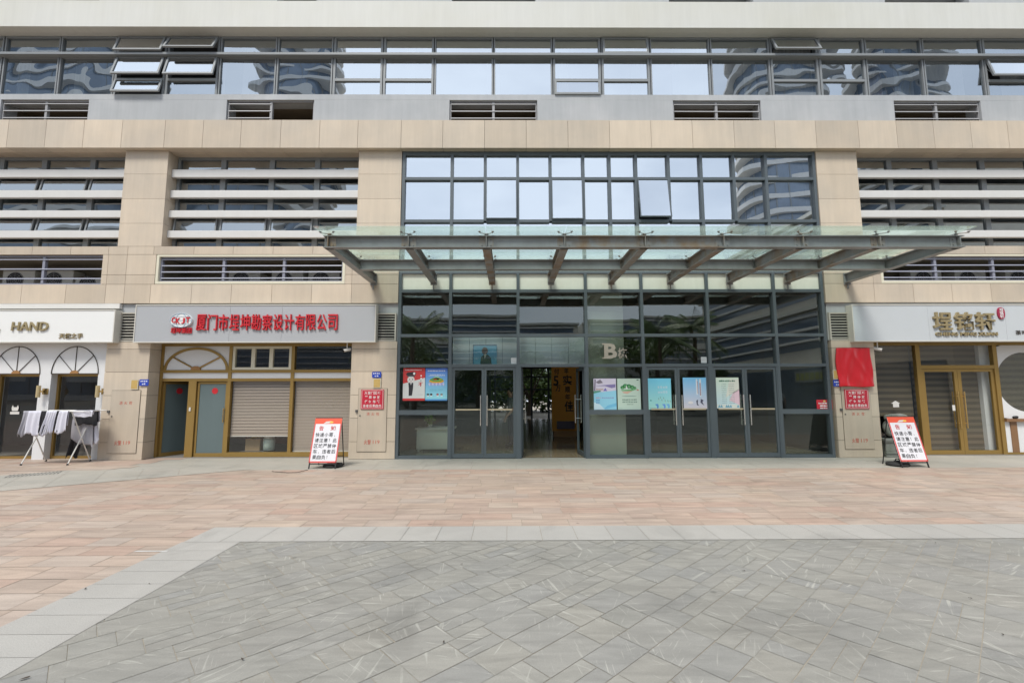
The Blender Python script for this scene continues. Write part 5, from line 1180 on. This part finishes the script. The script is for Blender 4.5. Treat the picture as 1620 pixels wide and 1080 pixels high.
# framed portrait on the bulkhead
def p_port(w, h):
    p = Print(w, h, (.12, .36, .56), .03); p.rect(0, 1, .95, 1, (.04, .1, .2), 2); p.rect(0, .03, 0, 1, (.04, .1, .2), 2)
    p.ell(.5, .72, .13, .17, (.10, .07, .06), 2); p.poly([(.3, 0), (.34, .42), (.46, .55), (.62, .55), (.75, .4), (.8, 0)], (.03, .06, .07), 2); p.poly([(.46, .55), (.5, .35), (.57, .55)], (.5, .5, .5), 3); return p
place(p_port, 'portrait', 'blue framed portrait of a dark-haired figure over the left lobby doors', 'picture', 748, 786, 545, 580, 11.38)

# people
def person(x, y, yaw, H, shirt, trousers, label, arm=0.15, skirt=False):
    t = thing('person', label, 'person', (x, y, .012)); k = H/1.75
    J = [(0, 0, .95, .135, .10), (0, 0, 1.12, .13, .095), (0, 0, 1.30, .16, .105), (0, 0, 1.43, .12, .08), (0, 0, 1.50, .052), (0, -.012, 1.58, .075, .085), (0, -.015, 1.67, .078, .095), (0, -.01, 1.74, .05, .06)]
    E = [(0, 1), (1, 2), (2, 3), (3, 4), (4, 5), (5, 6), (6, 7)]
    for s in (-1, 1):
        n = len(J); J += [(s*.09, 0, .88, .088), (s*.10, -.01, .50, .060), (s*.10, .02, .10, .040), (s*.105, -.05, .05, .038), (s*.11, -.15, .035, .03)]; E += [(0, n), (n, n+1), (n+1, n+2), (n+2, n+3), (n+3, n+4)]
        n = len(J); J += [(s*.185, 0, 1.40, .058), (s*.225, .02, 1.13, .044), (s*.235, -arm*(1 if s > 0 else .4), .90, .033), (s*.235, -arm*(1.15 if s > 0 else .5), .83, .038, .022)]; E += [(3, n), (n, n+1), (n+1, n+2), (n+2, n+3)]
        hb = n+3
        for q in range(4): n2 = len(J); J += [(s*(.235), -arm*(1.2 if s > 0 else .55)-.028+.018*q, .775, .0095), (s*.228, -arm*(1.2 if s > 0 else .55)-.028+.018*q, .735+.006*abs(q-1.5), .0085)]; E += [(hb, n2), (n2, n2+1)]
        n2 = len(J); J += [(s*.215, -arm*(1.2 if s > 0 else .55)-.045, .81, .0105), (s*.21, -arm*(1.2 if s > 0 else .55)-.055, .775, .009)]; E += [(hb, n2), (n2, n2+1)]
    J += [(0, -.105, 1.625, .012), (0, -.118, 1.61, .010)]; E += [(6, len(J)-2), (len(J)-2, len(J)-1)]
    o = blob_skin('body', [(a*k, b_*k, c*k)+tuple(r*k for r in rs) for a, b_, c, *rs in J], E, [M['skin'], shirt, trousers, M['blackm']], None, 2)
    o.parent = t
    for p in o.data.polygons:
        c = p.center/k
        p.material_index = 3 if c.z < .075 else 2 if c.z < .97 and abs(c.x) < .2 else 1 if c.z < 1.47 and not (abs(c.x) > .19 and c.z < 1.18) else 0
    hh = MB(); hh.lathe([(.082*k, 0), (.098*k, .05*k), (.088*k, .10*k), (.05*k, .13*k), (.005, .14*k)], (0, .012*k, 1.645*k), 18); hh.build('hair', M['hair'], t, smooth=True, local=True)
    eb = MB()
    for s in (-1, 1): eb.lathe([(.002, -.008*k), (.011*k, 0), (.002, .008*k)], (s*.03*k, -.098*k, 1.645*k), 8); eb.lathe([(.005, -.03*k), (.014*k, 0), (.005, .03*k)], (s*.085*k, 0, 1.625*k), 8)
    eb.build('eyes', M['hair'], t, local=True); MB().box(-.022*k, .022*k, -.107*k, -.09*k, 1.565*k, 1.572*k).build('mouth', M['red'], t, local=True)
    if skirt: MB().lathe([(.25*k, .55*k), (.20*k, .85*k), (.135*k, 1.03*k)], (0, 0, 0), 20).build('skirt', trousers, t, smooth=True, local=True)
    t.rotation_euler.z = yaw; return t
person(XX(808, 690, 13.3), 13.3, rad(-75), 1.66, M['tealcloth'], M['navy'], 'person in a grey shirt and dark trousers standing inside the lobby by the open doors', .2)
person(15.0, -3.0, rad(200), 1.62, M['shirt'], M['blackcloth'], 'person in white top and black skirt, reflected in the right lobby pane', .05, True)

# ------------------------------------------------------------------ trees (seen through the lobby and in reflections)
def tree(name, label, x, y, h, r, leaf=M['leaf'], n=2600, seed=1, trunk_h=None, group='trees around the plaza', ls=.16):
    rr = random.Random(seed); th = trunk_h or h*.45; t = thing(name, label, 'tree', (x, y, 0), group)
    b = MB(); b.tube((x, y, 0), (x+.1, y, th), .16, 8, .11); cr = MB()
    for k in range(7):
        a = k*2.4+rr.random(); q = Vector((x+math.cos(a)*r*.62, y+math.sin(a)*r*.62, th+(h-th)*rr.uniform(.15, .85))); b.tube((x+.1, y, th*.92), q, .06, 6, .02); leafy(cr, q, r*.55, n//9, ls, seed*31+k, .75)
    leafy(cr, (x, y, th+(h-th)*.6), r*.8, n//4, ls, seed*77, .8)
    b.build('trunk', M['bark'], t); cr.build('crown', leaf, t); return t
def palm(x, y, h, seed, label, L=2.6):
    rr = random.Random(seed); t = thing('palm_tree', label, 'tree', (x, y, 0), 'palms on the plaza')
    MB().tube((x, y, 0), (x+.06, y, h*.5), .19, 10, .15).tube((x+.06, y, h*.5), (x+.1, y, h), .15, 10, .13).build('trunk', M['bark'], t)
    cr = MB()
    for k in range(22):
        a = k*2.399; el = rr.uniform(-.35, 1.15); d = Vector((math.cos(a), math.sin(a), 0)); pts = []
        for i in range(13):
            s = i/12*L; z = h+math.sin(el)*s-.20*s*s*(1.1-el*.35); pts.append(Vector((x+.1, y, z))+d*s*math.cos(el*.8))
        cr.path(pts, .014, 4); side = d.cross(Vector((0, 0, 1)))
        for i in range(1, 13):
            for f in (0, .5):
                p = pts[i]*(1-f)+pts[i-1]*f; ll = .62*math.sin(math.pi*min(1, (i+.4)/13.2))+.1
                for sg in (-1, 1):
                    e = p+side*sg*ll*.75+Vector((0, 0, -ll*.62))+d*ll*.35; w_ = d*.035; cr.quad(p-w_, p+w_, e+w_*.3, e-w_*.3)
    cr.build('crown', M['leafdark'], t); return t
tree('garden_tree', 'leafy green tree outside the rear lobby windows, on the left', -2.2, 28.0, 5.2, 2.2, n=3600, seed=5, ls=.17, trunk_h=1.0); tree('garden_tree', 'leafy green tree outside the rear lobby windows, on the right', 1.2, 28.4, 5.0, 2.3, n=3600, seed=6, ls=.17, trunk_h=1.1)
b = MB()
for i in range(16): leafy(b, (-9+i*1.2, 33+rnd.uniform(-.4, .4), 1.7), 1.9, 900, .22, 100+i, .95)
tag(b.build('hedge', M['leaf']), 'tall dark hedge behind the garden trees, seen through the rear lobby windows', 'hedge')
for nm, yy, xa_, xb_, hh_, lab in (('hedge', -18.5, -16, 19, 1.25, 'clipped dark hedge across the plaza, reflected low in the lobby glass'),):
    b = MB()
    for i in range(int((xb_-xa_)/1.1)): leafy(b, (xa_+i*1.1, yy+rnd.uniform(-.3, .3), 1.55+.35*math.sin(i*1.7)), 1.75, 420, .15, 300+i, .95)
    tag(b.build(nm, M['leafdark']), lab, 'hedge')
palm(-6.4, -8.5, 5.4, 2, 'palm reflected in the lobby glass above the guard poster'); palm(10.2, -9.5, 5.5, 3, 'palm reflected in the lobby glass over the right doors'); palm(13.2, -11.0, 6.0, 4, 'palm reflected near the right end of the lobby glass'); palm(-9.4, -10, 5.8, 8, 'palm reflected at the far left end of the lobby glass')
tree('plaza_tree', 'round leafy tree reflected behind the letter B', 6.2, -13, 5.2, 1.9, n=2400, seed=11, ls=.13); tree('plaza_tree', 'bushy tree reflected under the blue portrait', -2.6, -15, 4.6, 1.7, n=2000, seed=12, ls=.13); tree('plaza_tree', 'low tree reflected left of the right wing', 16.5, -16, 4.2, 1.8, n=2000, seed=13, ls=.13); tree('plaza_tree', 'spreading tree reflected over the double doors on the right', 10.6, -15, 6.4, 2.6, n=3200, seed=14, ls=.15); tree('plaza_tree', 'spreading tree reflected at the left end of the lobby glass', -8.2, -14.5, 6.6, 2.6, n=3200, seed=15, ls=.15); tree('plaza_tree', 'tree with a broken crown reflected over the open doors', 1.8, -17, 4.8, 1.9, n=1800, seed=16, ls=.14)

# ------------------------------------------------------------------ buildings across the plaza (seen in the glass)
def band_block(name, label, x0, x1, y0, y1, hs, face, mw=M['podwall'], group='buildings across the plaza'):
    """face: 'y' shows strips towards +Y, 'x' towards -X"""
    t = thing(name, label, 'building', ((x0+x1)/2, (y0+y1)/2, 0), group); H = hs[-1]
    MB().box(x0, x1, y0, y1, 0, H).build('wall', mw, t); g, f, s_ = MB(), MB(), MB()
    if face == 'y': g.box(x0+.4, x1-.4, y1, y1+.03, .1, 3.1)
    else: g.box(x0-.03, x0, y0+.4, y1-.4, .1, 3.0)
    for z0, z1 in zip(hs, hs[1:]):
        za, zb = z0+.55, z1-.35
        if face == 'y':
            g.box(x0+.6, x1-.6, y1, y1+.03, za, zb); n = 3
            for i in range(n): zz = za+(zb-za)*(i+.6)/n; f.box(x0+.5, x1-.5, y1+.03, y1+.3, zz, zz+.16)
            s_.box(x0-.1, x1+.1, y1, y1+.45, z1-.25, z1)
        else:
            g.box(x0-.03, x0, y0+.6, y1-.6, za, zb); n = 3
            for i in range(n): zz = za+(zb-za)*(i+.6)/n; f.box(x0-.3, x0-.03, y0+.5, y1-.5, zz, zz+.16)
            s_.box(x0-.45, x0, y0-.1, y1+.1, z1-.25, z1)
    g.build('glazing', M['towerglass'], t); f.build('sunshade_fin', M['fin'], t); s_.build('floor_band', M['white'], t); return t
band_block('podium_building', 'low beige building with white fins across the plaza, reflected in the lobby glass', -34, 8, -44, -30, [3.6, 6.6, 9.6], 'y')
band_block('podium_building', 'low grey building right of centre across the plaza, reflected in the lobby glass', 9.5, 34, -50, -36, [3.8, 7.2, 10.6], 'y', M['white'])
band_block('wing_building', 'beige wing with white fins right of the plaza, reflected in the right lobby pane', 20.5, 30, -26, 2, [3.8, 7.2, 10.4, 13.4], 'x')
T = thing('wing_sign', 'grey shop sign with yellow-green blocks on the right wing, reflected in the right lobby pane', 'sign', (20.3, -8.3, 2.1))
MB().box(20.2, 20.45, -9.8, -6.8, 2.1, 2.8).build('panel', M['signgrey'], T)
g = MB()
for i in range(6): g.box(20.185, 20.199, -9.65+i*.48, -9.65+i*.48+.36, 2.22, 2.68)
g.build('blocks', mat('yellow_green_block', (.45, .47, .12), .5), T)
def tower(x, y, w, d, h, seed, label, rot=0):
    rr = random.Random(seed); t = thing('tower_block', label, 'building', (x, y, 0), 'towers beyond the plaza'); n = 40
    def outline(z, g):
        pts = []
        for i in range(n):
            a = 2*math.pi*i/n; k = 1+.10*math.sin(3*a+z*.22+seed)+.07*math.sin(5*a-z*.31); pts.append((x+(w/2*k+g)*math.copysign(abs(math.cos(a))**.7, math.cos(a)), y+(d/2*k+g)*math.copysign(abs(math.sin(a))**.7, math.sin(a))))
        return pts
    g = MB(); s_ = MB(); z = 0
    base = [(x+(w/2)*.9*math.copysign(abs(math.cos(2*math.pi*i/n))**.7, math.cos(2*math.pi*i/n)), y+(d/2)*.9*math.copysign(abs(math.sin(2*math.pi*i/n))**.7, math.sin(2*math.pi*i/n))) for i in range(n)]
    vs = [(a, b_, q) for q in (0, h) for a, b_ in base]; g.add(vs, [(i, (i+1) % n, n+(i+1) % n, n+i) for i in range(n)]+[tuple(range(n, 2*n))]); g.build('glazing', M['towerglass'], t)
    while z < h:
        o = outline(z, .25); vs = [(a, b_, q) for q in (z, z+.85) for a, b_ in o]; s_.add(vs, [(i, (i+1) % n, n+(i+1) % n, n+i) for i in range(n)]+[tuple(range(n, 2*n)), tuple(range(n-1, -1, -1))]); z += 2.9
    s_.build('floor_band', M['conc'], t); m_ = MB()
    for i in range(0, n, 2): m_.box(base[i][0]-.08, base[i][0]+.08, base[i][1]-.08, base[i][1]+.08, 0, h)
    m_.build('mullion', M['frame'], t); return t
def mir(px, py, Yi): p = at(px, py, Yi); return p.x, 2*gy-p.y
xa, ya = mir(1245, 300, 82); tower(xa, ya, 17, 14, 92, 3, 'tall curved tower reflected at the right of the upper glass')
xa, ya = mir(478, 120, 95); tower(xa, ya, 15, 13, 110, 5, 'tall curved tower reflected left of centre in the top windows')
xa, ya = mir(90, 140, 80); tower(xa, ya, 34, 14, 62, 7, 'broad tower reflected in the far left top windows')
xa, ya = mir(1420, 140, 85); tower(xa, ya, 13, 14, 84, 9, 'tall tower reflected in the right top windows')
xa, ya = mir(1560, 200, 80); tower(xa, ya, 26, 14, 41, 12, 'broad mid-height tower reflected in the right window bays')
xa, ya = mir(370, 300, 70); tower(xa, ya, 22, 14, 33, 14, 'broad mid-height tower reflected in the middle left window bay')

# ------------------------------------------------------------------ small things on the ground
c0 = gr(55, 751); T = thing('drain_grate', 'slotted steel drain grate in the pale strip at the far left', 'drain', (c0.x, c0.y, .0))
b = MB(); ux, uy = -dd, nn
for i in range(14):
    for j in range(2): o_ = c0+ux*(i*.055-.38)+uy*(j*.2-.2); b.quad(*[Vector((o_.x+ux.x*a+uy.x*q, o_.y+ux.y*a+uy.y*q, .0135)) for a, q in ((0, 0), (.018, 0), (.018, .15), (0, .15))])
b.build('slots', M['grate'], T)
p = [gr(430, 746.5), gr(455, 748.5), gr(470, 748), gr(487, 744)]
tag(MB().path([Vector((q.x, q.y, .016)) for q in p], .005, 5).build('cable', M['rubber']), 'thin black cable on the paving beside the left notice board', 'cable')
q = gr(238, 872.5); tag(MB().quad((q.x-.17, q.y-.012, .0085), (q.x+.17, q.y-.010, .0085), (q.x+.18, q.y+.012, .0085), (q.x-.15, q.y+.014, .0085)).build('chalk_mark', M['offwhite']), 'short white chalk mark on the pink paving by the diagonal border', 'mark')
for k, (px, py, s_) in enumerate(((1176.5, 904.5, .022), (135, 933, .028), (1480, 860, .02), (1535, 948, .02), (38, 1076, .04), (383, 1045, .026), (730, 894, .018), (1587, 1006, .02), (702, 1018, .024), (236, 925, .018))):
    q = gr(px, py); a = rnd.uniform(0, 3.1); n = 9; s_ *= .42
    pts = [Vector((q.x+s_*math.cos(a)*math.cos(t)*1.5-s_*.5*math.sin(a)*math.sin(t), q.y+s_*math.sin(a)*math.cos(t)*1.5+s_*.5*math.cos(a)*math.sin(t), .015+.002*math.sin(2*t))) for t in (2*math.pi*i/n for i in range(n))]
    tag(MB().quad(*pts).build('dry_leaf', M['dryleaf']), 'tiny dark dry leaf lying on the paving', 'leaf', 'dry leaves scattered on the paving')
